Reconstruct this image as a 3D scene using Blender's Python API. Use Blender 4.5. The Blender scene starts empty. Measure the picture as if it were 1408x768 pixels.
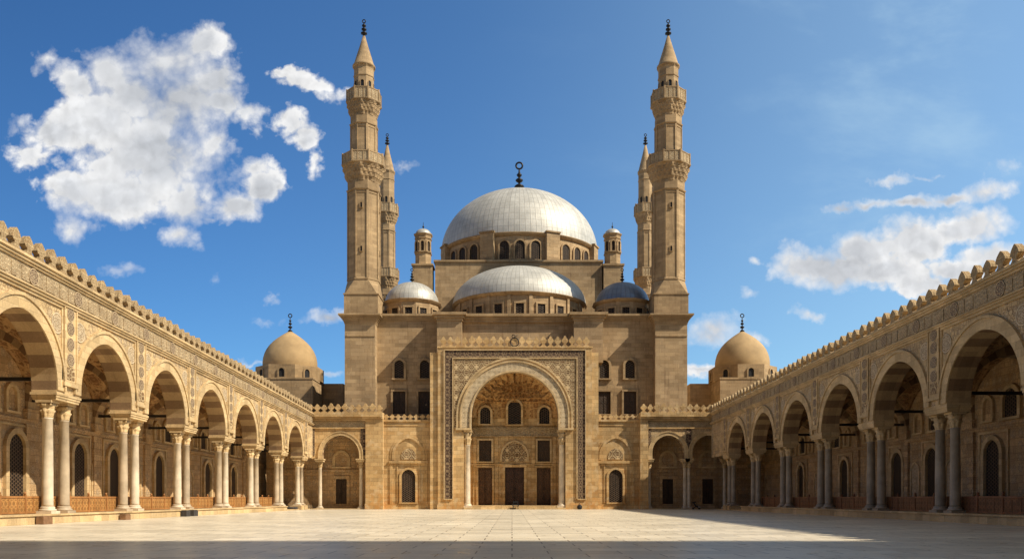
import bpy, bmesh, math, random
from mathutils import Vector
random.seed(7)
PI = math.pi
sc = bpy.context.scene
COL = sc.collection
F = 1150.0; EYE = 1.725; CX = 704.0; HY = 684.5

def px(x, Y): return (x - CX) * Y / F
def pz(y, Y): return EYE + (HY - y) * Y / F

# ------------------------------------------------------------------ node helpers
class NT:
    def __init__(s, tree):
        s.t = tree; s.n = tree.nodes; s.l = tree.links
    def put(s, sock, val):
        if isinstance(val, bpy.types.NodeSocket): s.l.new(val, sock)
        elif val is not None:
            if hasattr(sock.default_value, '__len__') and not hasattr(val, '__len__'): val = (val,) * len(sock.default_value)
            if hasattr(sock.default_value, '__len__') and len(sock.default_value) == 4 and len(val) == 3: val = (*val, 1)
            sock.default_value = val
    def m(s, op, a, b=None, c=None, clamp=False):
        n = s.n.new('ShaderNodeMath'); n.operation = op; n.use_clamp = clamp
        s.put(n.inputs[0], a); s.put(n.inputs[1], b); s.put(n.inputs[2], c)
        return n.outputs[0]
    def vm(s, op, a, b=None):
        n = s.n.new('ShaderNodeVectorMath'); n.operation = op
        s.put(n.inputs[0], a)
        if b is not None: s.put(n.inputs[1], b)
        return n.outputs['Value'] if op in ('DOT_PRODUCT', 'LENGTH', 'DISTANCE') else n.outputs[0]
    def sep(s, v):
        n = s.n.new('ShaderNodeSeparateXYZ'); s.put(n.inputs[0], v); return n.outputs
    def comb(s, x, y, z=0.0):
        n = s.n.new('ShaderNodeCombineXYZ'); s.put(n.inputs[0], x); s.put(n.inputs[1], y); s.put(n.inputs[2], z); return n.outputs[0]
    def mix(s, f, a, b, mode='MIX'):
        n = s.n.new('ShaderNodeMix'); n.data_type = 'RGBA'; n.blend_type = mode
        s.put(n.inputs[0], f); s.put(n.inputs[6], a); s.put(n.inputs[7], b); return n.outputs[2]
    def noise(s, vec, scale, detail=4, rough=.55, dist=0, out=0, dim='3D'):
        n = s.n.new('ShaderNodeTexNoise'); n.noise_dimensions = dim
        s.put(n.inputs['Vector'], vec); n.inputs['Scale'].default_value = scale
        n.inputs['Detail'].default_value = detail; n.inputs['Roughness'].default_value = rough; n.inputs['Distortion'].default_value = dist
        return n.outputs[out]
    def vor(s, vec, scale, feat='F1', out=0, rnd=1.0):
        n = s.n.new('ShaderNodeTexVoronoi'); n.feature = feat; s.put(n.inputs['Vector'], vec)
        n.inputs['Scale'].default_value = scale; n.inputs['Randomness'].default_value = rnd
        return n.outputs[out]
    def ss(s, v, lo, hi, a=0.0, b=1.0):
        n = s.n.new('ShaderNodeMapRange'); n.interpolation_type = 'SMOOTHSTEP'
        s.put(n.inputs[0], v); n.inputs[1].default_value = lo; n.inputs[2].default_value = hi
        n.inputs[3].default_value = a; n.inputs[4].default_value = b; return n.outputs[0]
    def lin(s, v, lo, hi, a=0.0, b=1.0):
        n = s.n.new('ShaderNodeMapRange')
        s.put(n.inputs[0], v); n.inputs[1].default_value = lo; n.inputs[2].default_value = hi
        n.inputs[3].default_value = a; n.inputs[4].default_value = b; return n.outputs[0]
    def brick(s, vec, w, h, mortar, c1, c2, cm, smooth=.3, bias=0.0, off=.5):
        n = s.n.new('ShaderNodeTexBrick'); s.put(n.inputs['Vector'], vec)
        n.offset = off
        s.put(n.inputs['Color1'], c1); s.put(n.inputs['Color2'], c2); s.put(n.inputs['Mortar'], cm)
        n.inputs['Scale'].default_value = 1; n.inputs['Mortar Size'].default_value = mortar
        n.inputs['Mortar Smooth'].default_value = smooth; n.inputs['Bias'].default_value = bias
        n.inputs['Brick Width'].default_value = w; n.inputs['Row Height'].default_value = h
        return n.outputs
    def bump(s, h, strength=.5, dist=.05, normal=None):
        n = s.n.new('ShaderNodeBump'); s.put(n.inputs['Height'], h)
        n.inputs['Strength'].default_value = strength; n.inputs['Distance'].default_value = dist
        if normal is not None: s.put(n.inputs['Normal'], normal)
        return n.outputs[0]

def new_mat(name):
    m = bpy.data.materials.new(name); m.use_nodes = True
    t = NT(m.node_tree); b = m.node_tree.nodes['Principled BSDF']
    return m, t, b

def wall_uv(t):
    g = t.n.new('ShaderNodeNewGeometry')
    P = t.sep(g.outputs['Position']); Nn = t.sep(g.outputs['True Normal'])
    ax = t.m('ABSOLUTE', Nn[0]); ay = t.m('ABSOLUTE', Nn[1]); az = t.m('ABSOLUTE', Nn[2])
    k = t.m('GREATER_THAN', ax, t.m('ADD', ay, .01)); mz = t.m('GREATER_THAN', az, .8)
    u = t.m('ADD', t.m('MULTIPLY', P[0], t.m('SUBTRACT', 1, k)), t.m('MULTIPLY', P[1], k))
    v = t.m('ADD', t.m('MULTIPLY', P[2], t.m('SUBTRACT', 1, mz)), t.m('MULTIPLY', P[1], mz))
    return u, v, g.outputs['Position']

def stone(name, c1, c2, cm, bw=1.3, bh=.55, mortar=.012, stain=.5, stain_col=(.16, .10, .055), rough=.86, motif=0.0, bump=.5, patch=0.0):
    m, t, b = new_mat(name)
    u, v, P = wall_uv(t)
    uv = t.comb(u, v)
    wob = t.noise(P, .9, 2)
    br = t.brick(uv, bw, bh, mortar, c1, c2, cm, .4)
    col = br[0]
    br2 = t.brick(t.comb(t.m('ADD', u, 37.3), v), bw, bh, 0.0, (.66, .645, .63), (1.24, 1.22, 1.19), (1, 1, 1), 0, .1)
    col = t.mix(.55, col, t.mix(1, col, br2[0], 'MULTIPLY'))
    big = t.noise(P, .16, 5, .6)
    mid = t.noise(P, 1.3, 5, .65)
    fine = t.noise(P, 9, 4, .7)
    streak = t.noise(t.vm('MULTIPLY', P, (1.6, 1.6, .12)), 1.0, 5, .65)
    col = t.mix(t.m('MULTIPLY', t.ss(streak, .5, .78), stain), col, stain_col)
    col = t.mix(t.m('MULTIPLY', t.ss(mid, .56, .74), stain * .6), col, stain_col)
    col = t.mix(1, col, t.mix(t.lin(big, .3, .7), (.74, .72, .70), (1.2, 1.18, 1.14)), 'MULTIPLY')
    col = t.mix(1, col, t.mix(t.lin(fine, .3, .7), (.84, .83, .82), (1.14, 1.14, 1.14)), 'MULTIPLY')
    if patch:   # orange, salty wear near the foot of the wall
        low = t.ss(v, 0.0, 6.0, 1, 0)
        pn = t.ss(t.noise(P, .8, 5, .65, .6), .42, .62)
        col = t.mix(t.m('MULTIPLY', t.m('MULTIPLY', low, pn), patch), col, (.52, .25, .07))
        pale = t.ss(t.noise(t.vm('ADD', P, (9, 4, 2)), .9, 3), .55, .66)
        col = t.mix(t.m('MULTIPLY', pale, patch * .5), col, (.66, .52, .33))
    h = t.m('ADD', t.m('MULTIPLY', br[1], -1.0), t.m('MULTIPLY', mid, .7))
    h = t.m('ADD', h, t.m('MULTIPLY', fine, .35))
    if motif:   # pale inlaid rosettes and cartouches let into the wall face
        mu = t.m('SUBTRACT', t.m('FRACT', t.m('DIVIDE', u, .93)), .5); mv = t.m('SUBTRACT', t.m('FRACT', t.m('DIVIDE', v, .93)), .5)
        r = t.vm('LENGTH', t.comb(mu, mv))
        an = t.m('ARCTAN2', mv, mu)
        pet = t.m('ADD', t.m('MULTIPLY', t.m('COSINE', t.m('MULTIPLY', an, 8)), .05), r)
        ring = t.ss(t.m('ABSOLUTE', t.m('SUBTRACT', pet, .30)), .03, .07, 1, 0)
        dot = t.ss(t.m('ABSOLUTE', t.m('SUBTRACT', pet, .14)), .02, .05, 1, 0)
        cell = t.vor(t.comb(t.m('FLOOR', t.m('DIVIDE', u, .93)), t.m('FLOOR', t.m('DIVIDE', v, .93)), 3.7), 1.0, 'F1', 1)
        on = t.ss(t.sep(cell)[0], .22, .32)
        wear = t.ss(t.noise(P, 2.2, 4, .6), .36, .56)
        mk = t.m('MULTIPLY', t.m('MULTIPLY', t.m('MAXIMUM', ring, dot), on), wear)
        col = t.mix(t.m('MULTIPLY', mk, motif), col, (.20, .125, .065))
        pl = t.m('MULTIPLY', t.m('MULTIPLY', t.ss(r, .36, .42, 1, 0), on), t.m('MULTIPLY', wear, motif * .75))
        col = t.mix(pl, col, (.66, .53, .35))
        col = t.mix(t.m('MULTIPLY', mk, motif), col, (.20, .12, .06))
        aq = t.vm('ADD', t.comb(t.m('PINGPONG', u, 1.4), t.m('PINGPONG', v, 1.4), .6), t.vm('MULTIPLY', t.noise(P, 1.1, 2, .5, 0, 1), (.3, .3, 0)))
        ed = t.ss(t.vor(aq, 2.7, 'DISTANCE_TO_EDGE'), .035, .08, 1, 0)
        tr = t.m('MULTIPLY', t.m('MULTIPLY', ed, t.ss(t.noise(P, .9, 4, .6), .36, .54)), motif * .8)
        col = t.mix(tr, col, (.24, .15, .075)); h = t.m('ADD', h, t.m('MULTIPLY', ed, -.5))
        h = t.m('ADD', h, t.m('MULTIPLY', mk, -.8))
    t.put(b.inputs['Base Color'], col)
    b.inputs['Roughness'].default_value = rough
    b.inputs['Specular IOR Level'].default_value = .25
    t.put(b.inputs['Normal'], t.bump(h, bump, .045))
    return m

def carved(name, light, dark, p=1.2, scale=3.2, w=(.05, .11), bump=.9, amount=1.0, rough=.85):
    """arabesque relief: mirrored cell tracery and rosettes"""
    m, t, b = new_mat(name)
    u, v, P = wall_uv(t)
    a = t.m('PINGPONG', u, p); c = t.m('PINGPONG', v, p)
    q = t.comb(a, c, 1.7)
    wq = t.vm('ADD', q, t.vm('MULTIPLY', t.vm('SUBTRACT', t.noise(q, 1.6, 2, .5, 0, 1), (.5, .5, .5)), (.35, .35, 0)))
    e1 = t.vor(wq, scale, 'DISTANCE_TO_EDGE', 0)
    e2 = t.vor(t.vm('ADD', wq, (4.2, 1.3, 0)), scale * 1.9, 'DISTANCE_TO_EDGE', 0)
    f1 = t.vor(wq, scale * 1.4, 'F1', 0, .7)
    rings = t.ss(t.m('ABSOLUTE', t.m('SUBTRACT', f1, .28)), .03, .08, 1, 0)
    l1 = t.ss(e1, w[0], w[1], 1, 0); l2 = t.ss(e2, w[0] * .8, w[1] * .8, 1, 0)
    line = t.m('MAXIMUM', t.m('MAXIMUM', l1, t.m('MULTIPLY', l2, .7)), t.m('MULTIPLY', rings, .85))
    wear = t.noise(P, 1.1, 5, .65)
    line2 = t.m('MULTIPLY', line, t.ss(wear, .25, .5, .55, 1))
    tone = t.mix(t.lin(t.noise(P, 5, 4), .3, .7), dark, tuple(x * 1.7 for x in dark))
    col = t.mix(t.m('MULTIPLY', line2, amount), tone, light)
    col = t.mix(1, col, t.mix(t.lin(wear, .3, .7), (.78, .77, .75), (1.15, 1.15, 1.12)), 'MULTIPLY')
    t.put(b.inputs['Base Color'], col); b.inputs['Roughness'].default_value = rough
    b.inputs['Specular IOR Level'].default_value = .25
    t.put(b.inputs['Normal'], t.bump(line, bump, .06))
    return m

def rosette(name, light, dark, radius):
    m, t, b = new_mat(name)
    tc = t.n.new('ShaderNodeTexCoord'); o = t.sep(tc.outputs['Object'])
    x = t.m('DIVIDE', o[0], radius); z = t.m('DIVIDE', o[2], radius)
    r = t.vm('LENGTH', t.comb(x, z)); an = t.m('ARCTAN2', z, x)
    pet = t.m('SUBTRACT', r, t.m('MULTIPLY', t.m('COSINE', t.m('MULTIPLY', an, 8)), .09))
    pet2 = t.m('ADD', r, t.m('MULTIPLY', t.m('COSINE', t.m('MULTIPLY', an, 6)), .1))
    f = lambda s, c, w: t.ss(t.m('ABSOLUTE', t.m('SUBTRACT', s, c)), w * .6, w * 1.5, 1, 0)
    l = t.m('MAXIMUM', f(r, .93, .055), t.m('MAXIMUM', f(pet, .62, .05), t.m('MAXIMUM', f(pet2, .38, .045), f(r, .12, .05))))
    spk = t.m('MULTIPLY', t.ss(t.m('ABSOLUTE', t.m('SINE', t.m('MULTIPLY', an, 4))), .0, .22, 1, 0), t.ss(r, .4, .5))
    l = t.m('MAXIMUM', l, t.m('MULTIPLY', spk, .8))
    P = t.n.new('ShaderNodeNewGeometry').outputs[0]
    wn = t.noise(P, 2.4, 5, .65)
    l2 = t.m('MULTIPLY', l, t.ss(wn, .25, .5, .5, 1))
    col = t.mix(l2, dark, light)
    col = t.mix(1, col, t.mix(t.lin(wn, .3, .7), (.8, .79, .77), (1.15, 1.15, 1.12)), 'MULTIPLY')
    t.put(b.inputs['Base Color'], col); b.inputs['Roughness'].default_value = .85
    t.put(b.inputs['Normal'], t.bump(l, .8, .05))
    return m

def plain(name, c, rough=.7, metal=0.0, var=.25, nscale=3.0, bump=.2, spec=.3, c2=None):
    m, t, b = new_mat(name)
    P = t.n.new('ShaderNodeNewGeometry').outputs[0]
    n1 = t.noise(P, nscale, 5, .6); n2 = t.noise(P, nscale * 7, 4, .65)
    lo = c2 if c2 else tuple(x * (1 - var) for x in c)
    col = t.mix(t.lin(n1, .3, .7), lo, tuple(min(1, x * (1 + var * .6)) for x in c))
    t.put(b.inputs['Base Color'], col)
    b.inputs['Roughness'].default_value = rough; b.inputs['Metallic'].default_value = metal
    b.inputs['Specular IOR Level'].default_value = spec
    if bump: t.put(b.inputs['Normal'], t.bump(t.m('ADD', n1, t.m('MULTIPLY', n2, .4)), bump, .03))
    return m

def lattice(name, bar, hole, cell=.24, wbar=.22, rough=.6):
    """pierced timber screen: hexagonal bars over a dark void"""
    m, t, b = new_mat(name)
    u, v, P = wall_uv(t)
    k = 2 * PI / cell
    a = t.m('COSINE', t.m('MULTIPLY', u, k))
    c = t.m('COSINE', t.m('MULTIPLY', t.m('ADD', t.m('MULTIPLY', u, .5), t.m('MULTIPLY', v, .866)), k))
    d = t.m('COSINE', t.m('MULTIPLY', t.m('SUBTRACT', t.m('MULTIPLY', u, .5), t.m('MULTIPLY', v, .866)), k))
    s = t.m('ADD', t.m('ADD', a, c), d)
    hole_f = t.ss(s, -.75, -.2)
    tone = t.mix(t.lin(t.noise(P, 4, 4), .3, .7), tuple(x * .6 for x in bar), tuple(x * 1.35 for x in bar))
    t.put(b.inputs['Base Color'], t.mix(hole_f, tone, hole)); b.inputs['Roughness'].default_value = rough
    b.inputs['Specular IOR Level'].default_value = .2
    t.put(b.inputs['Normal'], t.bump(hole_f, .7, -.05))
    return m

def wood(name, c, carve=0.0, rough=.55):
    m, t, b = new_mat(name)
    u, v, P = wall_uv(t)
    g = t.noise(t.comb(t.m('MULTIPLY', u, 14), t.m('MULTIPLY', v, 1.2), 0), 1.0, 5, .6, .8)
    big = t.noise(P, .9, 3)
    col = t.mix(t.lin(g, .3, .7), tuple(x * .6 for x in c), tuple(x * 1.3 for x in c))
    col = t.mix(1, col, t.mix(t.lin(big, .3, .7), (.75, .72, .7), (1.2, 1.2, 1.2)), 'MULTIPLY')
    h = g
    if carve:
        a = t.m('PINGPONG', u, .22); d = t.m('PINGPONG', t.m('SUBTRACT', v, .05), .22)
        e = t.m('ABSOLUTE', t.m('SUBTRACT', t.m('ADD', a, d), .22))
        r = t.vm('LENGTH', t.comb(t.m('SUBTRACT', a, .22), t.m('SUBTRACT', d, .22)))
        ln = t.m('MAXIMUM', t.ss(e, .015, .04, 1, 0), t.ss(t.m('ABSOLUTE', t.m('SUBTRACT', r, .1)), .012, .035, 1, 0))
        col = t.mix(t.m('MULTIPLY', t.m('SUBTRACT', 1, ln), carve), col, tuple(x * .42 for x in c))
        h = t.m('ADD', t.m('MULTIPLY', g, .3), ln)
    t.put(b.inputs['Base Color'], col); b.inputs['Roughness'].default_value = rough
    b.inputs['Specular IOR Level'].default_value = .3
    t.put(b.inputs['Normal'], t.bump(h, .6, .03))
    return m

def lead(name, base, nseam, rowh, metal=.3, rough=.5):
    """sheet-metal dome cover: standing seams along the meridians, lapped rows"""
    m, t, b = new_mat(name)
    tc = t.n.new('ShaderNodeTexCoord'); o = t.sep(tc.outputs['Object'])
    an = t.m('MULTIPLY', t.m('ADD', t.m('DIVIDE', t.m('ARCTAN2', o[1], o[0]), 2 * PI), .5), nseam)
    fr = t.m('ABSOLUTE', t.m('SUBTRACT', t.m('FRACT', an), .5))
    seam = t.ss(fr, .40, .48)
    zz = t.m('DIVIDE', o[2], rowh)
    row = t.ss(t.m('ABSOLUTE', t.m('SUBTRACT', t.m('FRACT', zz), .5)), .42, .49)
    cell = t.vor(t.comb(t.m('FLOOR', an), t.m('FLOOR', zz), .5), 1.0, 'F1', 1)
    cv = t.sep(cell)[0]
    P = t.n.new('ShaderNodeNewGeometry').outputs[0]
    n1 = t.noise(P, .5, 5, .6); n2 = t.noise(t.vm('MULTIPLY', P, (2.5, 2.5, .4)), 1.0, 5, .6)
    col = t.mix(cv, tuple(x * .93 for x in base), tuple(min(1, x * 1.05) for x in base))
    col = t.mix(1, col, t.mix(t.lin(n1, .3, .7), (.8, .8, .8), (1.12, 1.12, 1.12)), 'MULTIPLY')
    col = t.mix(t.m('MULTIPLY', t.ss(n2, .5, .75), .35), col, (.30, .27, .22))
    col = t.mix(t.m('MULTIPLY', t.m('MAXIMUM', seam, t.m('MULTIPLY', row, .6)), .5), col, tuple(x * .35 for x in base))
    t.put(b.inputs['Base Color'], col)
    b.inputs['Metallic'].default_value = metal
    t.put(b.inputs['Roughness'], t.m('ADD', rough - .02, t.m('MULTIPLY', cv, .06)))
    h = t.m('ADD', t.m('ADD', seam, t.m('MULTIPLY', row, .5)), t.m('MULTIPLY', t.noise(P, 1.4, 3), .15))
    t.put(b.inputs['Normal'], t.bump(h, .3, .05))
    return m

# ------------------------------------------------------------------ materials
M = {}
M['lime'] = stone('limestone_ashlar', (.335, .238, .135), (.405, .297, .178), (.23, .16, .09), 1.5, .62, .013, .66, bump=.6)
M['lime_smooth'] = stone('limestone_smooth', (.335, .238, .135), (.38, .275, .158), (.27, .195, .115), 1.2, .5, .010, .55, bump=.4)
M['portal'] = stone('portal_ashlar', (.45, .295, .132), (.60, .43, .22), (.28, .175, .08), 1.25, .62, .020, .5, (.25, .14, .06), patch=.7)
M['arcade'] = stone('arcade_ashlar', (.50, .37, .20), (.58, .44, .255), (.36, .25, .13), 1.1, .5, .010, .35, (.26, .175, .10), motif=.0)
M['spandrel'] = stone('inlaid_spandrel', (.50, .37, .20), (.60, .455, .265), (.38, .27, .145), 1.1, .62, .010, .35, (.26, .175, .10), motif=.9)
M['frieze'] = carved('frieze_relief', (.55, .43, .27), (.27, .19, .11), .55, 4.2, (.06, .13), 1.0, .95)
M['vous_l'] = stone('pale_voussoir', (.37, .265, .145), (.43, .31, .175), (.28, .195, .11), .9, 9, .0, .4)
M['vous_d'] = stone('dark_voussoir', (.19, .122, .07), (.25, .165, .095), (.17, .11, .062), .9, 9, .0, .3)
M['inner'] = stone('aisle_ashlar', (.45, .305, .16), (.56, .39, .215), (.22, .15, .08), 1.2, .6, .016, .5, motif=.65)
M['panel_pale'] = carved('pale_carved_panel', (.62, .49, .32), (.34, .23, .125), .5, 3.4, (.05, .12), .9, .9)
M['vault'] = carved('painted_vault', (.50, .32, .15), (.17, .09, .04), 1.9, 1.0, (.05, .12), .7, .8)
M['mosaic'] = carved('dark_arabesque_inlay', (.42, .30, .175), (.045, .024, .02), .6, 2.6, (.015, .045), .8, .85)
M['lace'] = carved('stone_lacework', (.60, .45, .26), (.13, .07, .032), .8, 2.9, (.05, .11), 1.2)
M['arch_carve'] = carved('carved_archivolt', (.58, .46, .30), (.38, .28, .17), .4, 4.0, (.06, .14), 1.0)
M['muqarnas'] = carved('muqarnas_stone', (.56, .34, .135), (.22, .105, .035), 1.3, 1.5, (.08, .22), .8, .8)
M['rose_d'] = rosette('dark_rosette', (.54, .41, .25), (.15, .095, .06), .52)
M['rose_l'] = rosette('pale_rosette', (.62, .50, .34), (.36, .26, .155), .72)
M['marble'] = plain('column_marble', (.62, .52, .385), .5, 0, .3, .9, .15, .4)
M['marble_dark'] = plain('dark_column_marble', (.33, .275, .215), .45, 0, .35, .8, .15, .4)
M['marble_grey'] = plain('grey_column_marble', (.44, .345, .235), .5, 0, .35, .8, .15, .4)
M['dome_stone'] = plain('plastered_dome', (.40, .275, .14), .85, 0, .25, .35, .3)
M['lead'] = lead('lead_sheet', (.50, .485, .44), 96, 1.2, .25, .55)
M['lead_shaded'] = lead('shaded_lead_sheet', (.17, .20, .25), 36, .9, .3, .4)  # right corner dome: the minaret's shade put into a darker, bluer sheet colour
M['lead_small'] = lead('lead_sheet_fine', (.47, .455, .41), 36, .9)
M['bronze'] = plain('dark_bronze', (.022, .02, .02), .45, .6, .3, 2, 0, .4)
M['iron'] = plain('dark_iron', (.03, .026, .024), .6, .2, .3, 2, .1)
M['grille'] = lattice('pierced_screen', (.10, .065, .04), (.006, .005, .005), .27)
M['grille_small'] = lattice('fine_screen', (.075, .05, .032), (.006, .005, .005), .33)
M['shutter'] = wood('dark_shutter', (.06, .037, .022), .5, .6)
M['door'] = wood('carved_door', (.115, .058, .028), .6, .5)
M['door_dark'] = wood('dark_door', (.07, .034, .022), .6, .5)
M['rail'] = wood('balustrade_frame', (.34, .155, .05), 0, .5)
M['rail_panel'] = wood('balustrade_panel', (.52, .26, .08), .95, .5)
M['rail_shaded'] = wood('shaded_balustrade_frame', (.20, .085, .04), 0, .5)  # right-hand copy of the rail wood, arcade shade darkened into its colour
M['rail_shaded_panel'] = wood('shaded_balustrade_panel', (.26, .115, .05), .9, .5)  # panel wood with the same shade put into its colour
M['black'] = plain('black_cloth', (.02, .02, .022), .8, 0, .3, 3, .1)
M['white'] = plain('white_plastic', (.6, .6, .6), .5, 0, .1, 3, 0)
M['darkstone'] = plain('dark_stone_block', (.05, .045, .042), .8, 0, .3, 3, .3)
M['brownstone'] = plain('brown_stone_block', (.22, .12, .06), .85, 0, .3, 3, .3)

def paving():
    m, t, b = new_mat('courtyard_slabs')
    P = t.n.new('ShaderNodeNewGeometry').outputs[0]
    s = t.sep(P)
    uv = t.comb(s[0], s[1])
    br = t.brick(uv, 2.3, 1.45, .028, (.69, .61, .47), (.80, .71, .555), (.20, .16, .115), .25)
    br2 = t.brick(t.comb(t.m('ADD', s[0], 46), s[1]), 2.3, 1.45, 0, (.80, .80, .80), (1.1, 1.1, 1.1), (1, 1, 1), 0)
    col = t.mix(.85, br[0], t.mix(1, br[0], br2[0], 'MULTIPLY'))
    n1 = t.noise(P, .12, 5, .6); n2 = t.noise(P, 1.1, 6, .65); n3 = t.noise(P, 8, 4, .7)
    col = t.mix(1, col, t.mix(t.lin(n1, .3, .7), (.84, .83, .81), (1.1, 1.1, 1.1)), 'MULTIPLY')
    col = t.mix(t.m('MULTIPLY', t.ss(n2, .56, .74), .22), col, (.40, .33, .24))
    col = t.mix(1, col, t.mix(t.lin(n3, .3, .7), (.9, .9, .9), (1.08, 1.08, 1.08)), 'MULTIPLY')
    t.put(b.inputs['Base Color'], col)
    t.put(b.inputs['Roughness'], t.lin(n2, .3, .75, .24, .46))
    b.inputs['Specular IOR Level'].default_value = .33
    h = t.m('ADD', t.m('MULTIPLY', br[1], -1), t.m('MULTIPLY', n2, .25))
    t.put(b.inputs['Normal'], t.bump(h, .3, .02))
    return m
M['paving'] = paving()
M['sand'] = plain('sandy_ground', (.40, .31, .20), .95, 0, .2, .05, .2)

# ------------------------------------------------------------------ mesh helpers
WL = {}
class MB:
    def __init__(s): s.v = []; s.f = []; s.mi = []; s.sm = []
    def poly(s, pts, m=0, sm=False):
        i = len(s.v); s.v += [tuple(p) for p in pts]; s.f.append(list(range(i, i + len(pts)))); s.mi.append(m); s.sm.append(sm)
    def box(s, x0, x1, y0, y1, z0, z1, m=0):
        i = len(s.v)
        s.v += [(x0, y0, z0), (x1, y0, z0), (x1, y1, z0), (x0, y1, z0), (x0, y0, z1), (x1, y0, z1), (x1, y1, z1), (x0, y1, z1)]
        for q in ((0, 3, 2, 1), (4, 5, 6, 7), (0, 1, 5, 4), (1, 2, 6, 5), (2, 3, 7, 6), (3, 0, 4, 7)):
            s.f.append([i + k for k in q]); s.mi.append(m); s.sm.append(False)
    def fbox(s, fr, s0, s1, n0, n1, z0, z1, m=0):
        i = len(s.v)
        s.v += [fr(a, n, z) for z in (z0, z1) for a, n in ((s0, n0), (s1, n0), (s1, n1), (s0, n1))]
        for q in ((0, 3, 2, 1), (4, 5, 6, 7), (0, 1, 5, 4), (1, 2, 6, 5), (2, 3, 7, 6), (3, 0, 4, 7)):
            s.f.append([i + k for k in q]); s.mi.append(m); s.sm.append(False)
    def prism(s, fr, out, n0, n1, m=0):
        """outline in the (s, z) plane, extruded along n"""
        k = len(out)
        s.poly([fr(a, n1, z) for a, z in out], m); s.poly([fr(a, n0, z) for a, z in reversed(out)], m)
        for j in range(k):
            a, b = out[j], out[(j + 1) % k]
            s.poly([fr(a[0], n0, a[1]), fr(b[0], n0, b[1]), fr(b[0], n1, b[1]), fr(a[0], n1, a[1])], m)
    def ring(s, fr, inn, out, n0, n1, m=0, alt=None):
        k = len(inn)
        for j in range(k - 1):
            a, b, c, d = inn[j], inn[j + 1], out[j + 1], out[j]
            mm = m if alt is None else alt[j % len(alt)]
            s.poly([fr(*((p[0], n1, p[1]))) for p in (a, b, c, d)], mm)
            s.poly([fr(p[0], n0, p[1]) for p in (d, c, b, a)], mm)
            s.poly([fr(a[0], n0, a[1]), fr(b[0], n0, b[1]), fr(b[0], n1, b[1]), fr(a[0], n1, a[1])], mm)
            s.poly([fr(d[0], n1, d[1]), fr(c[0], n1, c[1]), fr(c[0], n0, c[1]), fr(d[0], n0, d[1])], mm)
        for p, q in ((inn[0], out[0]), (inn[-1], out[-1])):
            s.poly([fr(p[0], n0, p[1]), fr(p[0], n1, p[1]), fr(q[0], n1, q[1]), fr(q[0], n0, q[1])], m)
    def lathe(s, cx, cy, prof, n=32, ph=0.0, m=0, sm=True, rf=None, a0=0.0, a1=2 * PI, cap=True):
        full = abs(a1 - a0 - 2 * PI) < 1e-6
        cnt = n if full else n + 1
        i = len(s.v)
        for r, z in prof:
            for k in range(cnt):
                a = a0 + ph + (a1 - a0) * k / n
                rr = r * (rf(a, z) if rf else 1)
                s.v.append((cx + rr * math.cos(a), cy + rr * math.sin(a), z))
        for j in range(len(prof) - 1):
            for k in range(n):
                k2 = (k + 1) % cnt if full else k + 1
                s.f.append([i + j * cnt + k, i + j * cnt + k2, i + (j + 1) * cnt + k2, i + (j + 1) * cnt + k]); s.mi.append(m); s.sm.append(sm)
        if cap and full:
            for j, rev in ((0, True), (len(prof) - 1, False)):
                if prof[j][0] > 1e-4:
                    q = [i + j * cnt + k for k in range(n)]
                    s.f.append(q[::-1] if rev else q); s.mi.append(m); s.sm.append(False)
    def tube(s, p, q, r, n=8, m=0):
        p, q = Vector(p), Vector(q); d = (q - p).normalized()
        a = d.orthogonal().normalized(); b = d.cross(a)
        ring0 = [p + a * r * math.cos(2 * PI * k / n) + b * r * math.sin(2 * PI * k / n) for k in range(n)]
        ring1 = [x + (q - p) for x in ring0]
        for k in range(n):
            k2 = (k + 1) % n
            s.poly([ring0[k], ring0[k2], ring1[k2], ring1[k]], m, True)
        s.poly(ring0[::-1], m); s.poly(ring1, m)
    def torus(s, c, R, r, ax='y', n=20, k=8, m=0):
        pts = []
        for i in range(n):
            a = 2 * PI * i / n
            row = []
            for j in range(k):
                b = 2 * PI * j / k
                q = (R + r * math.cos(b))
                u, v, w = q * math.cos(a), q * math.sin(a), r * math.sin(b)
                row.append((c[0] + u, c[1] + w, c[2] + v) if ax == 'y' else ((c[0] + w, c[1] + u, c[2] + v) if ax == 'x' else (c[0] + u, c[1] + v, c[2] + w)))
            pts.append(row)
        for i in range(n):
            for j in range(k):
                s.poly([pts[i][j], pts[(i + 1) % n][j], pts[(i + 1) % n][(j + 1) % k], pts[i][(j + 1) % k]], m, True)
    def taper(s, tf):
        s.v = [(x, y, z * tf(y)) for x, y, z in s.v]; return s
    def build(s, name, mats, parent=None, origin=None, merge=True):
        ploc = WL[parent.name] if parent else Vector((0, 0, 0))
        o = Vector(origin) if origin is not None else ploc
        me = bpy.data.meshes.new(name)
        me.from_pydata([(x - o.x, y - o.y, z - o.z) for x, y, z in s.v], [], s.f)
        if not isinstance(mats, (list, tuple)): mats = [mats]
        for mt in mats: me.materials.append(M[mt])
        me.polygons.foreach_set('material_index', s.mi); me.polygons.foreach_set('use_smooth', s.sm)
        bm = bmesh.new(); bm.from_mesh(me)
        if merge: bmesh.ops.remove_doubles(bm, verts=bm.verts, dist=1e-4)
        bmesh.ops.recalc_face_normals(bm, faces=bm.faces)
        bm.to_mesh(me); bm.free()
        return link(name, me, parent, o)

def link(name, me, parent, wloc, rotz=0.0, scale=(1, 1, 1)):
    ob = bpy.data.objects.new(name, me); COL.objects.link(ob)
    ploc = WL[parent.name] if parent else Vector((0, 0, 0))
    ob.parent = parent; ob.location = Vector(wloc) - ploc; ob.rotation_euler = (0, 0, rotz); ob.scale = scale
    WL[ob.name] = Vector(wloc)
    return ob

def thing(name, loc, label, cat, group=None):
    o = link(name, None, None, loc)
    o['label'] = label; o['category'] = cat
    if group: o['group'] = group
    return o
def struct(o): o['kind'] = 'structure'; return o

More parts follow.
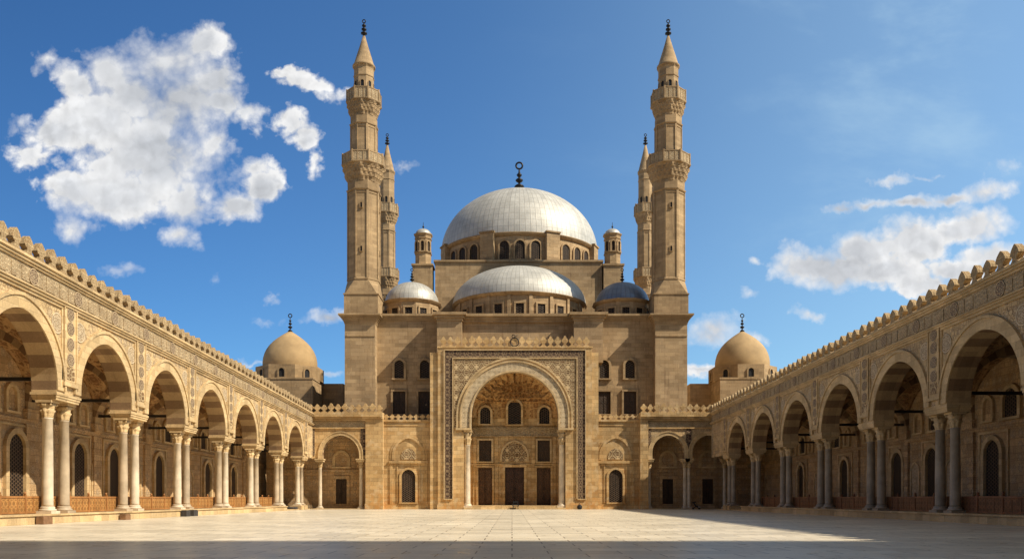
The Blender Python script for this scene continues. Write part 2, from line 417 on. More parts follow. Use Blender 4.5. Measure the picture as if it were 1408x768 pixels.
def FR_front(Y0): return lambda s, n, z: (s, Y0 - n, z)
def arch(c, a, zs, rise, e=.06, N=26):
    """points of a slightly pointed, stilted arch from left springing to right"""
    ee = a * e; R = a + ee; h0 = math.sqrt(R * R - ee * ee); st = max(0, rise - h0)
    k = 1.0 if rise >= h0 else rise / h0
    pts = [(c - a, zs)] if st > 1e-3 else []
    amax = math.acos(ee / R)
    H = N // 2
    for j in range(H + 1):
        an = amax * j / H
        pts.append((c + ee - R * math.cos(an), zs + st + R * math.sin(an) * k))
    for j in range(H - 1, -1, -1):
        an = amax * j / H
        pts.append((c - ee + R * math.cos(an), zs + st + R * math.sin(an) * k))
    if st > 1e-3: pts.append((c + a, zs))
    return pts
def shift(pts, c, a, zs, w):
    """the same arch grown outwards by w (normal offset)"""
    out = []
    for j, (x, z) in enumerate(pts):
        p = pts[max(0, j - 1)]; q = pts[min(len(pts) - 1, j + 1)]
        d = Vector((q[0] - p[0], q[1] - p[1])).normalized()
        out.append((x - d.y * w, z + d.x * w))
    out[0] = (pts[0][0] - w, pts[0][1]); out[-1] = (pts[-1][0] + w, pts[-1][1])
    return out
def arch_wall(mb, fr, s0, s1, z0, z1, pts, n0, n1, m=0, sides=True):
    """wall panel from z0 (springing) to z1 with the arch pts cut out of it; no soffit"""
    L, Rr = pts[0], pts[-1]
    for n in (n1, n0):
        mb.poly([fr(s0, n, z0), fr(L[0], n, L[1]), fr(L[0], n, z1), fr(s0, n, z1)], m)
        mb.poly([fr(Rr[0], n, Rr[1]), fr(s1, n, z0), fr(s1, n, z1), fr(Rr[0], n, z1)], m)
        for a, b in zip(pts[:-1], pts[1:]):
            if abs(a[0] - b[0]) < 1e-6: continue
            mb.poly([fr(a[0], n, a[1]), fr(b[0], n, b[1]), fr(b[0], n, z1), fr(a[0], n, z1)], m)
    mb.poly([fr(s0, n0, z1), fr(s1, n0, z1), fr(s1, n1, z1), fr(s0, n1, z1)], m)
    for a, b in ((s0, L[0]), (Rr[0], s1)):
        mb.poly([fr(a, n0, z0), fr(b, n0, z0), fr(b, n1, z0), fr(a, n1, z0)], m)
    if sides:
        for a in (s0, s1): mb.poly([fr(a, n0, z0), fr(a, n1, z0), fr(a, n1, z1), fr(a, n0, z1)], m)
def soffit(mb, fr, pts, n0, n1, mats):
    for j, (a, b) in enumerate(zip(pts[:-1], pts[1:])):
        mb.poly([fr(a[0], n0, a[1]), fr(b[0], n0, b[1]), fr(b[0], n1, b[1]), fr(a[0], n1, a[1])], mats[j % len(mats)])

# shared column meshes, built upright at the origin (height 1 unit = real metres)
def column_meshes(tag, r, z_base, z_neck, z_top, mat, capmat):
    b = MB()
    w = r * 1.55
    b.box(-w, w, -w, w, 0, z_base * .38)
    b.lathe(0, 0, [(r * 1.5, z_base * .38), (r * 1.55, z_base * .5), (r * 1.45, z_base * .62), (r * 1.22, z_base * .7), (r * 1.3, z_base * .82), (r * 1.25, z_base * .92), (r * 1.05, z_base)], 28)
    base = b
    b = MB()
    b.lathe(0, 0, [(r * 1.04, z_base), (r, z_base + .15), (r * .985, z_base + (z_neck - z_base) * .4), (r * .88, z_neck - .1), (r * .96, z_neck - .08), (r * .96, z_neck)], 28)
    shaft = b
    b = MB(); h = z_top - z_neck
    def leaf(a, z):
        t = (z - z_neck) / h
        return 1 + .13 * math.sin(PI * min(1, t * 1.15)) * abs(math.cos(4 * a)) * (1 if t < .5 else .8) + .05 * math.cos(8 * a + (PI if t > .45 else 0))
    prof = [(r * .9, z_neck), (r * .98, z_neck + h * .06), (r * .92, z_neck + h * .1), (r * 1.02, z_neck + h * .3), (r * 1.22, z_neck + h * .42), (r * 1.04, z_neck + h * .46),
            (r * 1.12, z_neck + h * .62), (r * 1.42, z_neck + h * .78), (r * 1.2, z_neck + h * .82), (r * 1.3, z_neck + h * .86)]
    b.lathe(0, 0, prof, 48, rf=leaf)
    for k in range(4):
        a = PI / 4 + k * PI / 2
        c = (math.cos(a) * r * 1.55, math.sin(a) * r * 1.55, z_neck + h * .76)
        b.lathe(c[0], c[1], [(.01, c[2] - r * .28), (r * .2, c[2] - r * .18), (r * .26, c[2]), (r * .2, c[2] + r * .18), (.01, c[2] + r * .26)], 10)
    w = r * 1.5
    b.box(-w, w, -w, w, z_neck + h * .86, z_top)
    cap = b
    return [(n, mb, mt) for n, mb, mt in (('base', base, mat), ('shaft', shaft, mat), ('capital', cap, capmat))]
COLM = {}
def get_col(key, *a):
    if key not in COLM:
        res = []
        for n, mb, mt in column_meshes(key, *a):
            ob = mb.build(n, mt); res.append((n, ob.data)); bpy.data.objects.remove(ob)
        COLM[key] = res
    return COLM[key]
def put_column(key, parent, loc, sz=1.0, args=None):
    ms = dict(get_col(key, *(args or ())))
    sh = link('column', ms['shaft'], parent, loc, random.random() * 6, (1, 1, sz))
    for n in ('base', 'capital'):
        o = bpy.data.objects.new(n, ms[n]); COL.objects.link(o); o.parent = sh
        o.rotation_euler = (0, 0, -sh.rotation_euler[2])
    return sh

# merlon outline (unit: width 1, height 1)
def merlon_out(w, h):
    half = [(.38, 0), (.38, .10), (.27, .16), (.18, .25), (.16, .34), (.20, .42), (.31, .47), (.34, .55), (.31, .66), (.24, .78), (.13, .90), (.05, .97), (0, 1.0)]
    pts = [(a * w, b * h) for a, b in half]
    return pts + [(-a, b) for a, b in reversed(pts[:-1])]
def crest_out(w, h):
    half = [(.40, 0), (.42, .08), (.20, .18), (.16, .30), (.30, .36), (.46, .48), (.47, .62), (.36, .72), (.24, .74), (.22, .82), (.14, .93), (0, 1.0)]
    pts = [(a * w, b * h) for a, b in half]
    return pts + [(-a, b) for a, b in reversed(pts[:-1])]
FR0 = lambda s, n, z: (s, -n, z)
def mesh_of(mb, mats, name):
    o = mb.build(name, mats); me = o.data; bpy.data.objects.remove(o); return me
mb = MB(); mb.prism(FR0, merlon_out(1.4, 1.40), -.22, .22); mb.fbox(FR0, -.62, .62, -.40, .40, -.05, .10)
M['merlon'] = carved('merlon_relief', (.50, .375, .215), (.27, .18, .095), .5, 3.2, (.05, .12), .9, .9)
MERLON = mesh_of(mb, 'merlon', 'merlon')
mb = MB(); mb.prism(FR0, crest_out(1.25, 1.35), -.18, .18); CREST = mesh_of(mb, 'portal', 'merlon')
mb = MB(); mb.prism(FR0, crest_out(1.0, .95), -.15, .15); CREST_S = mesh_of(mb, 'portal', 'merlon')
def disc(R, d, mat, name, rim):
    mb = MB(); n = 28
    c = [(R * math.cos(2 * PI * k / n), R * math.sin(2 * PI * k / n)) for k in range(n)]
    mb.prism(FR0, c, -.02, d)
    return mesh_of(mb, mat, name)
ROSE_D = disc(.52, .05, 'rose_d', 'medallion', 0); ROSE_L = disc(.72, .05, 'rose_l', 'medallion', 0)

# ------------------------------------------------------------------ windows, doors
def window(parent, fr, s, z0, z1, w, arched=True, fw=.3, proud=.28, mat='grille_small', fmat='lime_smooth', name='window', e=.1, tf=None):
    """a screen or shutter inside a raised stone surround; the surround stands proud so the opening reads deep"""
    a = w / 2
    if arched:
        zs = z1 - a * 1.08; pts = arch(s, a, zs, z1 - zs, e, 14); inn = [(s - a, z0)] + pts + [(s + a, z0)]
    else: inn = [(s - a, z0), (s - a, z1), (s + a, z1), (s + a, z0)]
    mb = MB(); mb.prism(fr, inn, -.02, .03)
    # glazing bars / stiles
    st = .07 + w * .02
    if not arched:
        mb.fbox(fr, s - a, s - a + st, .028, .07, z0, z1); mb.fbox(fr, s + a - st, s + a, .028, .07, z0, z1)
        mb.fbox(fr, s - .04, s + .04, .028, .08, z0, z1); mb.fbox(fr, s - a, s + a, .028, .066, (z0 + z1) / 2 - st / 2, (z0 + z1) / 2 + st / 2)
    if tf: mb.taper(tf)
    win = mb.build(name, mat, parent)
    mb = MB()
    if arched:
        out = shift(pts, s, a, zs, fw)
        mb.ring(fr, [(s - a, z0)] + pts + [(s + a, z0)], [(s - a - fw, z0)] + out + [(s + a + fw, z0)], -.02, proud)
    else:
        mb.fbox(fr, s - a - fw, s - a, -.02, proud, z0, z1); mb.fbox(fr, s + a, s + a + fw, -.02, proud, z0, z1)
        mb.fbox(fr, s - a - fw, s + a + fw, -.02, proud + .03, z1, z1 + fw)
    mb.fbox(fr, s - a - fw * 1.15, s + a + fw * 1.15, -.02, proud + .08, z0 - fw * .6, z0)
    if tf: mb.taper(tf)
    mb.build('frame', fmat, win)
    return win
def door(parent, fr, s, z0, z1, w, mat='door', fmat='portal', fw=.32, proud=.3, tf=None):
    a = w / 2; mb = MB()
    mb.fbox(fr, s - a, s + a, -.02, .03, z0, z1)
    for sg in (-1, 1):
        x0, x1 = (s - a + .1, s - .06) if sg < 0 else (s + .06, s + a - .1)
        H = z1 - z0
        for q0, q1 in ((.04, .3), (.34, .62), (.66, .95)):
            mb.fbox(fr, x0, x1, .02, .085, z0 + H * q0, z0 + H * q1)
            mb.fbox(fr, x0 + .14, x1 - .14, .08, .125, z0 + H * q0 + .16, z0 + H * q1 - .16)
    mb.fbox(fr, s - .035, s + .035, .02, .15, z0, z1)
    if tf: mb.taper(tf)
    d = mb.build('door', mat, parent)
    mb = MB()
    mb.fbox(fr, s - a - fw, s - a, -.02, proud, z0, z1); mb.fbox(fr, s + a, s + a + fw, -.02, proud, z0, z1)
    mb.fbox(fr, s - a - fw, s + a + fw, -.02, proud + .04, z1, z1 + fw)
    if tf: mb.taper(tf)
    mb.build('frame', fmat, d)
    mb = MB()
    for sg in (-1, 1):
        c = fr(s + sg * .14, .16, z0 + (z1 - z0) * .43); mb.torus(c, .09, .022, 'y')
    if tf: mb.taper(tf)
    mb.build('handle', 'bronze', d)
    return d

def finial_mb(cx, cy, z0, z1, r, ringr=None):
    mb = MB(); h = z1 - z0
    ring = ringr or r * .9
    hb = h - 2 * ring * 1.05
    prof = [(r * 1.1, z0 - .1), (r * .8, z0 + hb * .05), (r * .28, z0 + hb * .14)]
    cs = [(.30, 1.0), (.56, .78), (.78, .55)]
    for c, k in cs:
        zc = z0 + hb * c; rr = r * k; dh = hb * .105 * (.6 + .5 * k)
        prof += [(r * .2, zc - dh), (rr * .75, zc - dh * .5), (rr, zc), (rr * .75, zc + dh * .5), (r * .2, zc + dh)]
    prof += [(r * .14, z0 + hb), (r * .1, z0 + hb + .05)]
    mb.lathe(cx, cy, prof, 14)
    mb.torus((cx, cy, z1 - ring), ring * .85, ring * .24, 'y')
    return mb

# ================================================================== SETTING
mb = MB(); mb.box(-3000, 3000, -3000, 3000, -1, -.006)
struct(mb.build('ground', 'sand'))
mb = MB(); mb.poly([(-46, -30, 0), (46, -30, 0), (46, 140, 0), (-46, 140, 0)])
struct(mb.build('courtyard_paving', 'paving'))
# the hall that closes the court behind the viewer (its shade lies over the near paving)
SUN = Vector((1.02, -.40, 1.06)).normalized()
reach = 33.9 + 7.0
Hh = reach * SUN.z / -SUN.y
mb = MB(); mb.box(-60, 150, -34, -7, 0, Hh); mb.box(-61, 151, -35, -6.9, Hh - 1.6, Hh - .002)
struct(mb.build('rear_wall', 'lime'))

# ================================================================== SIDE ARCADES
X0 = 31.6        # court face of the arcade wall
T = 1.75         # wall thickness
XB = 41.0        # back wall of the aisle
XC = 32.5
def arcade(side, piers, yend, plinth_end, tf, wins, a_half, label, cat='arcade'):
    fr = (lambda s, n, z: (-X0 + n, s, z)) if side < 0 else (lambda s, n, z: (X0 - n, s, z))
    rot = PI / 2 if side < 0 else -PI / 2       # local -Y of discs and merlons turned to the court
    root = thing('arcade', (side * 36, 90, 0), label, cat)
    ys = piers[0] - 1.6; S = piers[1] - piers[0]
    ZI, ZS, ZA, ZP, ZF, ZC = 9.0, 9.1, 13.65, 15.0, 16.55, 17.05
    # main arched wall
    mb = MB(); sof = MB(); arv = MB(); mol = MB()
    edges = []
    for p, q in zip(piers[:-1], piers[1:]):
        c = (p + q) / 2; pts = arch(c, a_half, ZS, ZA - ZS, .07, 30)
        arch_wall(mb, fr, p, q, ZS, ZF, pts, -T, 0, 0, False)
        soffit(sof, fr, pts, -T, 0, [0, 0, 1, 1] if True else [0])
        o1 = shift(pts, c, a_half, ZS, .78); o2 = shift(pts, c, a_half, ZS, .98)
        arv.ring(fr, pts, o1, -.02, .10, 0); arv.ring(fr, o1, o2, -.02, .20, 0)
    mb.fbox(fr, piers[-1], yend, -T, 0, ZS, ZF)
    mb.fbox(fr, ys, piers[0], -T, 0, ZS, ZF)
    mb.taper(tf).build('arch_wall', 'spandrel', root)
    sof.taper(tf).build('striped_soffit', ['vous_l', 'vous_d'], root)
    arv.taper(tf).build('archivolt', 'arcade', root)
    # piers: stepped impost, pilaster strip, panel mouldings
    for k, p in enumerate(piers):
        mb = MB()
        hw = S / 2 - a_half
        mb.fbox(fr, p - hw, p + hw, -T, 0, 8.94, ZS)
        for j in range(3):
            e = .34 - .11 * j
            mb.fbox(fr, p - hw - .16 + e * .6, p + hw + .16 - e * .6, -T - .12 + e * .5, .12 - e * .5, 8.44 + .17 * j, 8.44 + .17 * (j + 1) - .002)
        mb.taper(tf).build('impost', 'arcade', root)
        mb = MB()
        mb.fbox(fr, p - .86, p + .86, -.02, .14, 9.75, ZP + .02)
        mb.fbox(fr, p - .86, p - .72, .12, .21, 9.75, ZP); mb.fbox(fr, p + .72, p + .86, .12, .21, 9.75, ZP)
        mb.fbox(fr, p - 1.0, p + 1.0, -.02, .26, 9.5, 9.75)
        mb.taper(tf).build('pilaster', 'arcade', root)
        mb = MB(); mb.fbox(fr, p - .5, p + .5, .13, .17, 10.0, 10.85)
        mb.taper(tf).build('carved_panel', 'lace', root)
        t = tf(p)
        for zc in (11.4, 12.5, 13.6, 14.6):
            w = fr(p, .13, zc * t)
            link('medallion', ROSE_D, root, w, rot, (.92, 1, .92 * t))
    for p, q in zip(piers[:-1], piers[1:]):
        for sg in (-1, 1):
            c = (p + q) / 2 + sg * (a_half + .05); t = tf(c)
            link('medallion', ROSE_L, root, fr(c, -.01, 13.65 * t), rot, (1, 1, t))
    # string course, frieze, cornice
    mb = MB()
    mb.fbox(fr, ys, yend, -.02, .24, ZP, ZP + .16); mb.fbox(fr, ys, yend, -.02, .34, ZP + .16, ZP + .26)
    for p, q in zip(piers[:-1], piers[1:]):
        mb.fbox(fr, p + .88, q - .88, -.02, .12, ZP - .2, ZP)
        mb.fbox(fr, p + .88, p + 1.04, -.02, .1, 9.9, ZP - .2); mb.fbox(fr, q - 1.04, q - .88, -.02, .1, 9.9, ZP - .2)
    mb.fbox(fr, ys, yend, -T, .18, ZF, ZF + .16); mb.fbox(fr, ys, yend, -T, .30, ZF + .16, ZF + .34); mb.fbox(fr, ys, yend, -T, .42, ZF + .34, ZC)
    mb.taper(tf).build('cornice', 'arcade', root)
    mb = MB(); mb.fbox(fr, ys, yend, -.01, .06, ZP + .262, ZF - .002); 
    n = int((yend - ys) / 1.4)
    for j in range(n):                       # raised cartouches in the frieze
        y0 = ys + (yend - ys) * j / n
        w = 1.08 if j % 4 else .5
        mb.fbox(fr, y0 + .7 - w / 2, y0 + .7 + w / 2, .05, .10, ZP + .46, ZF - .2)
    mb.taper(tf).build('frieze', 'frieze', root)
    for j in range(2, n, 4):
        c = ys + (yend - ys) * (j) / n + .02; t = tf(c)
        link('medallion', ROSE_D, root, fr(c, .1, (ZP + .93) * t), rot, (1.05, 1, 1.05 * t))
    # merlons
    sp = S / 8; k = 0; y = piers[0] + sp / 2
    while y < yend - .4:
        t = tf(y)
        link('merlon', MERLON, root, fr(y, -.12, ZC * t), rot + random.gauss(0, .035), (sp / 1.4 * random.uniform(.94, 1.05), random.uniform(.9, 1.15), t * random.uniform(.93, 1.05))); y += sp
    # floor and plinth
    mb = MB()
    wing = -(XB - X0)
    mb.fbox(fr, ys, plinth_end, wing, .0, 0, .55); mb.fbox(fr, ys, plinth_end, wing, .1, .55, .66)
    mb.fbox(fr, plinth_end + .002, yend + 6, wing, -.4, 0.004, .12)
    mb.build('plinth', 'arcade', root)
    # columns
    for k, p in enumerate(piers):
        t = tf(p)
        for j, dy in enumerate((-1.07, 1.07)):
            g = (k + j) % 2 if side < 0 else 1
            if p > plinth_end:
                mb = MB(); w = fr(p + dy, -(XC - X0), 0)
                mb.box(w[0] - .85, w[0] + .85, w[1] - .85, w[1] + .85, 0.01, .66); mb.build('pedestal', 'arcade', root)
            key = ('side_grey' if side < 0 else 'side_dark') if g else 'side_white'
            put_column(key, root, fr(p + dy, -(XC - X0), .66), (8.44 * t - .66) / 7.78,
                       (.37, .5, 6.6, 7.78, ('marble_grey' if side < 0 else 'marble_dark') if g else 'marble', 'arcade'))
    # aisle: back wall, vaults, transverse arches, tie beams
    nb = -(XB - X0)
    mb = MB(); mb.fbox(fr, ys, yend + 8, nb - 1.2, nb, 0, ZF)
    mb.fbox(fr, ys, yend + 8, nb - .01, nb + .18, 8.05, 8.2); mb.fbox(fr, ys, yend + 8, nb - .01, nb + .28, 8.2, 8.4)
    for p in piers:
        mb.fbox(fr, p - .7, p + .7, nb - .01, nb + .24, .66, 8.05); mb.fbox(fr, p - .85, p + .85, nb - .01, nb + .42, 8.4, 9.3)
    mb.taper(tf).build('back_wall', 'inner', root)
    va = MB(); v0, v1 = -T, nb; vm, vh = (v0 + v1) / 2, abs(v1 - v0) / 2
    for p, q in zip(piers[:-1], piers[1:]):
        c, h = (p + q) / 2, (q - p) / 2
        G = 18
        def zz(i, j):
            u = -1 + 2 * i / G; w = -1 + 2 * j / G
            cu = math.sqrt(max(0, 1 - u * u)); cw = math.sqrt(max(0, 1 - w * w))
            return fr(c + u * h, vm + w * vh, 9.3 + 4.9 * max(cu, cw * .92))
        for i in range(G):
            for j in range(G):
                va.poly([zz(i, j), zz(i + 1, j), zz(i + 1, j + 1), zz(i, j + 1)], 0, False)
    va.taper(tf).build('vault', 'vault', root)
    mb = MB(); mb.fbox(fr, ys, yend + 8, nb - 1.2, -T - .002, ZF - .9, ZF - .3); mb.taper(tf).build('roof', 'lime', root)
    for p in piers:
        mb = MB()
        f2 = lambda s, n, z, p=p: fr(p + n, s, z)
        inn = arch(vm, vh - .25, 9.3, 3.7, .05, 18); out = shift(inn, vm, vh, 9.3, .7)
        mb.ring(f2, inn, out, -.55, .55, 0, alt=[0, 1])
        mb.taper(tf).build('transverse_arch', ['vous_l', 'vous_d'], root)
        mb = MB(); mb.fbox(fr, p - .13, p + .13, nb, -T + .1, 9.95, 10.2)
        mb.taper(tf).build('tie_beam', 'iron', root)
    for y in wins:
        window(root, lambda s, n, z: fr(s, nb + n, z), y, 1.6, 7.1, 2.3, True, .45, .3, 'grille', 'arcade', tf=tf)
    for p, q in zip(piers[:-1], piers[1:]):
        c = (p + q) / 2
        window(root, lambda s, n, z: fr(s, nb + n, z), c, 8.9, 11.4, 2.0, True, .4, .25, 'grille', 'arcade', tf=tf)
        window(root, lambda s, n, z: fr(s, nb + n, z), c + S * .27, 8.9, 10.9, 1.2, True, .3, .25, 'inner', 'arcade', name='blind_niche', tf=tf)
        window(root, lambda s, n, z: fr(s, nb + n, z), c - S * .27, 8.9, 10.9, 1.2, True, .3, .25, 'inner', 'arcade', name='blind_niche', tf=tf)
    fb_ = lambda s, n, z: fr(s, nb + n, z)
    for y0, y1 in zip(wins[:-1], wins[1:]):      # pointed carved panels and rectangular mouldings between the windows
        if y1 - y0 > 6:
            y = (y0 + y1) / 2
            if min(abs(y - p) for p in piers) < 1.6: y += 1.9 if y1 - y0 > 9 else 0
            window(root, fb_, y, 1.4, 5.6, 1.5, True, .22, .12, 'panel_pale', 'arcade', name='niche_panel', e=.5, tf=tf)
    for y in wins:
        mb = MB()
        for sg in (-1, 1): mb.fbox(fb_, y + sg * 2.1 - .09, y + sg * 2.1 + .09, -.02, .13, .7, 7.72)
        mb.fbox(fb_, y - 2.19, y + 2.19, -.02, .14, 7.722, 7.9)
        mb.taper(tf).build('window_moulding', 'arcade', root)
    return root, fr
tfL = lambda y: 1 - .0018 * (y - 67)
tfR = lambda y: .945 - .0008 * (y - 67)
pL = [59.6 + 11.35 * k for k in range(-2, 7)]
pR = [62.4 + 12.25 * k for k in range(-4, 6)]
winY = lambda L: [F * XB * v for v in L]
rootL, frL = arcade(-1, pL, 132.55, 117.5, tfL, winY([.00122, .001462, .001675, .001821, .002053, .00238, .0026]), 4.1,
                    'sunlit cream stone arcade on the left side of the court, pale marble columns and merlons')
rootR, frR = arcade(1, pR, 132.55, 115.5, tfR, winY([.00125, .001508, .001724, .00188, .002179, .002506, .00265]), 4.5,
                    'shaded brown stone arcade on the right side of the court, grey columns and merlons')

# balustrades, one between each two pairs of columns
def balustrade(fr, tf, p, q, label, group):
    fm, pm = ('rail', 'rail_panel') if 'sunlit' in group else ('rail_shaded', 'rail_shaded_panel')
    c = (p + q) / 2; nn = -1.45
    w = fr(c, nn, .66)
    root = thing('balustrade', w, label, 'balustrade', group)
    k = 4; L = (q - p - .02) / k
    for j in range(k + 1):
        y = p + .01 + L * j
        if j < k:
            mb = MB()
            mb.fbox(fr, y + .09, y + L - .09, nn - .03, nn + .03, .80, 1.74)
            mb.build('panel', pm, root)
            mb = MB()
            mb.fbox(fr, y + .08, y + L - .08, nn - .07, nn + .07, 1.74, 1.88); mb.fbox(fr, y + .08, y + L - .08, nn - .07, nn + .07, .70, .82)
            mb.fbox(fr, y + L / 3 - .03, y + L / 3 + .03, nn - .05, nn + .05, .82, 1.74); mb.fbox(fr, y + 2 * L / 3 - .03, y + 2 * L / 3 + .03, nn - .05, nn + .05, .82, 1.74)
            mb.build('rail', fm, root)
        if j < k or True:
            yy = min(max(y, p + .1), q - .1)
            mb = MB(); wz = fr(yy, nn, 0)
            mb.box(wz[0] - .085, wz[0] + .085, yy - .085, yy + .085, .66, 1.98)
            mb.lathe(wz[0], wz[1], [(.05, 1.98), (.09, 2.03), (.1, 2.09), (.06, 2.15), (.02, 2.19)], 8)
            mb.build('post', fm, root)
ordn = ['first', 'second', 'third', 'fourth', 'fifth', 'sixth', 'seventh', 'eighth']
vis = [(p, q) for p, q in zip(pL[:-1], pL[1:]) if q > 52 and q < 118]
for k, (p, q) in enumerate(vis):
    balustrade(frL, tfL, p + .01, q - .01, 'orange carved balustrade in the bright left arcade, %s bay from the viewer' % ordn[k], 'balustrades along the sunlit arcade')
vis = [(p, q) for p, q in zip(pR[:-1], pR[1:]) if q > 52 and q < 118]
for k, (p, q) in enumerate(vis):
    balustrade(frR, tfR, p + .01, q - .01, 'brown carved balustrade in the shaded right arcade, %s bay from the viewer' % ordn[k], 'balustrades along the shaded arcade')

# ================================================================== FRONT WINGS (end bays of the court beside the mosque)
def front_wing(side, x_out, x_in, arches, label):
    Y0 = 132.6; fr = FR_front(Y0)
    A, B = sorted((px(x_out, Y0), px(x_in, Y0)))
    root = thing('front_wing', ((A + B) / 2, Y0, 0), label, 'arcade')
    ZT = pz(578, Y0); ZC = pz(567, Y0); ZS = pz(630, Y0); ah = 25.5 * Y0 / F if side < 0 else 22 * Y0 / F
    ZA = pz(598, Y0)
    pil = [px(503, Y0), px(527, Y0)] if side < 0 else [px(880, Y0), px(891, Y0)]
    lo, hi = (A, pil[0]) if side < 0 else (pil[1], B)
    cs = sorted(px(a, Y0) for a in arches)
    cuts = [lo] + [(a + b) / 2 for a, b in zip(cs[:-1], cs[1:])] + [hi]
    mb = MB(); sof = MB(); arv = MB()
    for c, s0, s1 in zip(cs, cuts[:-1], cuts[1:]):
        pts = arch(c, ah, ZS, ZA - ZS, .07, 22)
        arch_wall(mb, fr, s0, s1, ZS, ZT, pts, -1.1, 0)
        soffit(sof, fr, pts, -1.1, 0, [0, 1])
        o1 = shift(pts, c, ah, ZS, .5); o2 = shift(pts, c, ah, ZS, .66)
        arv.ring(fr, pts, o1, -.02, .09); arv.ring(fr, o1, o2, -.02, .18)
    mb.build('arch_wall', 'spandrel' if side > 0 else 'portal', root)
    sof.build('striped_soffit', ['vous_l', 'vous_d'], root); arv.build('archivolt', 'arcade', root)
    mb = MB(); mb.fbox(fr, pil[0], pil[1], -3.2, .35, 0, ZT); mb.fbox(fr, pil[0] - .08, pil[1] + .08, -3.2, .5, 0.01, .9)
    mb.build('corner_pier', 'portal', root)
    mb = MB()
    mb.fbox(fr, A, B, -1.3, .42, ZT, ZT + .3); mb.fbox(fr, A, B, -1.3, .6, ZT + .3, ZT + .6); mb.fbox(fr, A, B, -1.3, .8, ZT + .6, ZC)
    mb.fbox(fr, lo, hi, -.02, .2, ZT - 1.25, ZT - 1.05)
    mb.build('cornice', 'portal', root)
    mb = MB(); mb.fbox(fr, lo, hi, -.01, .08, ZT - 1.03, ZT - .05); mb.build('frieze', 'frieze', root)
    n = int((B - A) / 1.0)
    for j in range(n):
        link('merlon', CREST, root, (A + (B - A) * (j + .5) / n, Y0 - .35, ZC - .02), 0, ((B - A) / n / 1.25 * random.uniform(.9, 1.08), 1, random.uniform(.92, 1.12)))
    # columns under the arches
    cols = []
    for c in cs: cols += [c - ah - .45, c + ah + .18]
    zb = .12
    for c in cols:
        mb = MB()
        mb.fbox(fr, c - .62, c + .62, -1.1, .12, ZS - .5, ZS - .22); mb.fbox(fr, c - .72, c + .72, -1.15, .2, ZS - .22, ZS - .002)
        mb.build('impost', 'arcade', root)
    top = ZS - .5
    for c in cols:
        if side < 0 and c < A + .3: continue
        put_column('front', root, (c, Y0 + .5, zb), 1.0, (.30, .42, top - zb - 1.0, top - zb, 'marble', 'arcade'))
    # dark inlay panels either side
    for c in ([px(429, Y0), px(499.5, Y0)] if side < 0 else [px(888.5 + 5, Y0) - .2, px(947, Y0)]):
        mb = MB(); mb.fbox(fr, c - .42, c + .42, -.01, .07, pz(626, Y0), pz(584, Y0)); mb.build('inlay_panel', 'mosaic', root)
    # aisle behind: floor, wall with doors and niches, ceiling
    fb = FR_front(135.85)
    mb = MB(); mb.box(A - 7, B, 132.4, 135.8, 0.005, .12) if side < 0 else mb.box(A, B + 5, 132.4, 135.8, .005, .12)
    mb.build('plinth', 'arcade', root)
    mb = MB(); x0, x1 = (A - 7.5, B) if side < 0 else (A, B + 8)
    mb.box(x0, x1, 135.85, 135.98, 0, ZT)
    mb.fbox(fb, x0, x1, -.01, .2, pz(648, 136), pz(645, 136)); mb.fbox(fb, x0, x1, -.01, .12, .12, .7)
    mb.build('back_wall', 'inner', root)
    mb = MB(); mb.box(x0, x1, 133.7, 135.84, ZT - .6, ZT - .05); mb.build('ceiling', 'vault', root)
    for c in cs:
        door(root, fb, c * 1.02, pz(692, 136), pz(658, 136), 1.75, 'shutter', 'inner', .5, .2)
        window(root, fb, c * 1.02, pz(641, 136), pz(622, 136), 2.0, True, .45, .22, 'inner', 'arcade', name='blind_niche', e=.3)
    return root
front_wing(-1, 423, 527, [468.5], 'short sunlit front arcade left of the mosque portal, one arch')
front_wing(1, 880, 998, [919, 974], 'short front arcade right of the mosque portal, two arches half in shade')

# ================================================================== MOSQUE
mosque = thing('mosque', (.5, 150, 0), 'large sandstone mosque with silver domes and a tall carved portal', 'mosque')
YM = 138.0
xl, xr = px(516, 136), px(901, 136)
tl0, tr1 = px(474, 136), px(945, 136)
ztow = pz(445, 136)
# body
mb = MB()
mb.box(xl, xr, YM, 181, 0, pz(441, YM)); mb.box(tl0 + .3, tr1 - .3, 142.6, 184, 0, pz(445, YM) - .05)
mb.build('wall', 'lime', mosque)
mb = MB()
for k, (o, h0, h1) in enumerate(((.15, 441, 438), (.4, 438, 435), (.7, 435, 432))):
    mb.box(xl - .0, xr, YM - o, YM + .5, pz(h0, YM), pz(h1, YM) - .002)
mb.build('cornice', 'lime_smooth', mosque)
# corner towers
for x0, x1 in ((tl0, xl), (xr, tr1)):
    mb = MB(); mb.box(x0, x1, 136, 142.5, 0, ztow)
    mb.fbox(FR_front(136), x0, x1, -.01, .12, pz(462, 136), pz(460, 136))
    tw = mb.build('corner_tower', 'lime', mosque)
    mb = MB(); zt = pz(432, 136); prev = None
    for k in range(6):
        o = .08 + .85 * (k / 5) ** 1.5
        mb.box(x0 - o, x1 + o, 136 - o, 142.5 + o, ztow + (zt - ztow) * k / 6, ztow + (zt - ztow) * (k + 1) / 6 - .001)
    mb.build('cornice', 'lime_smooth', tw)
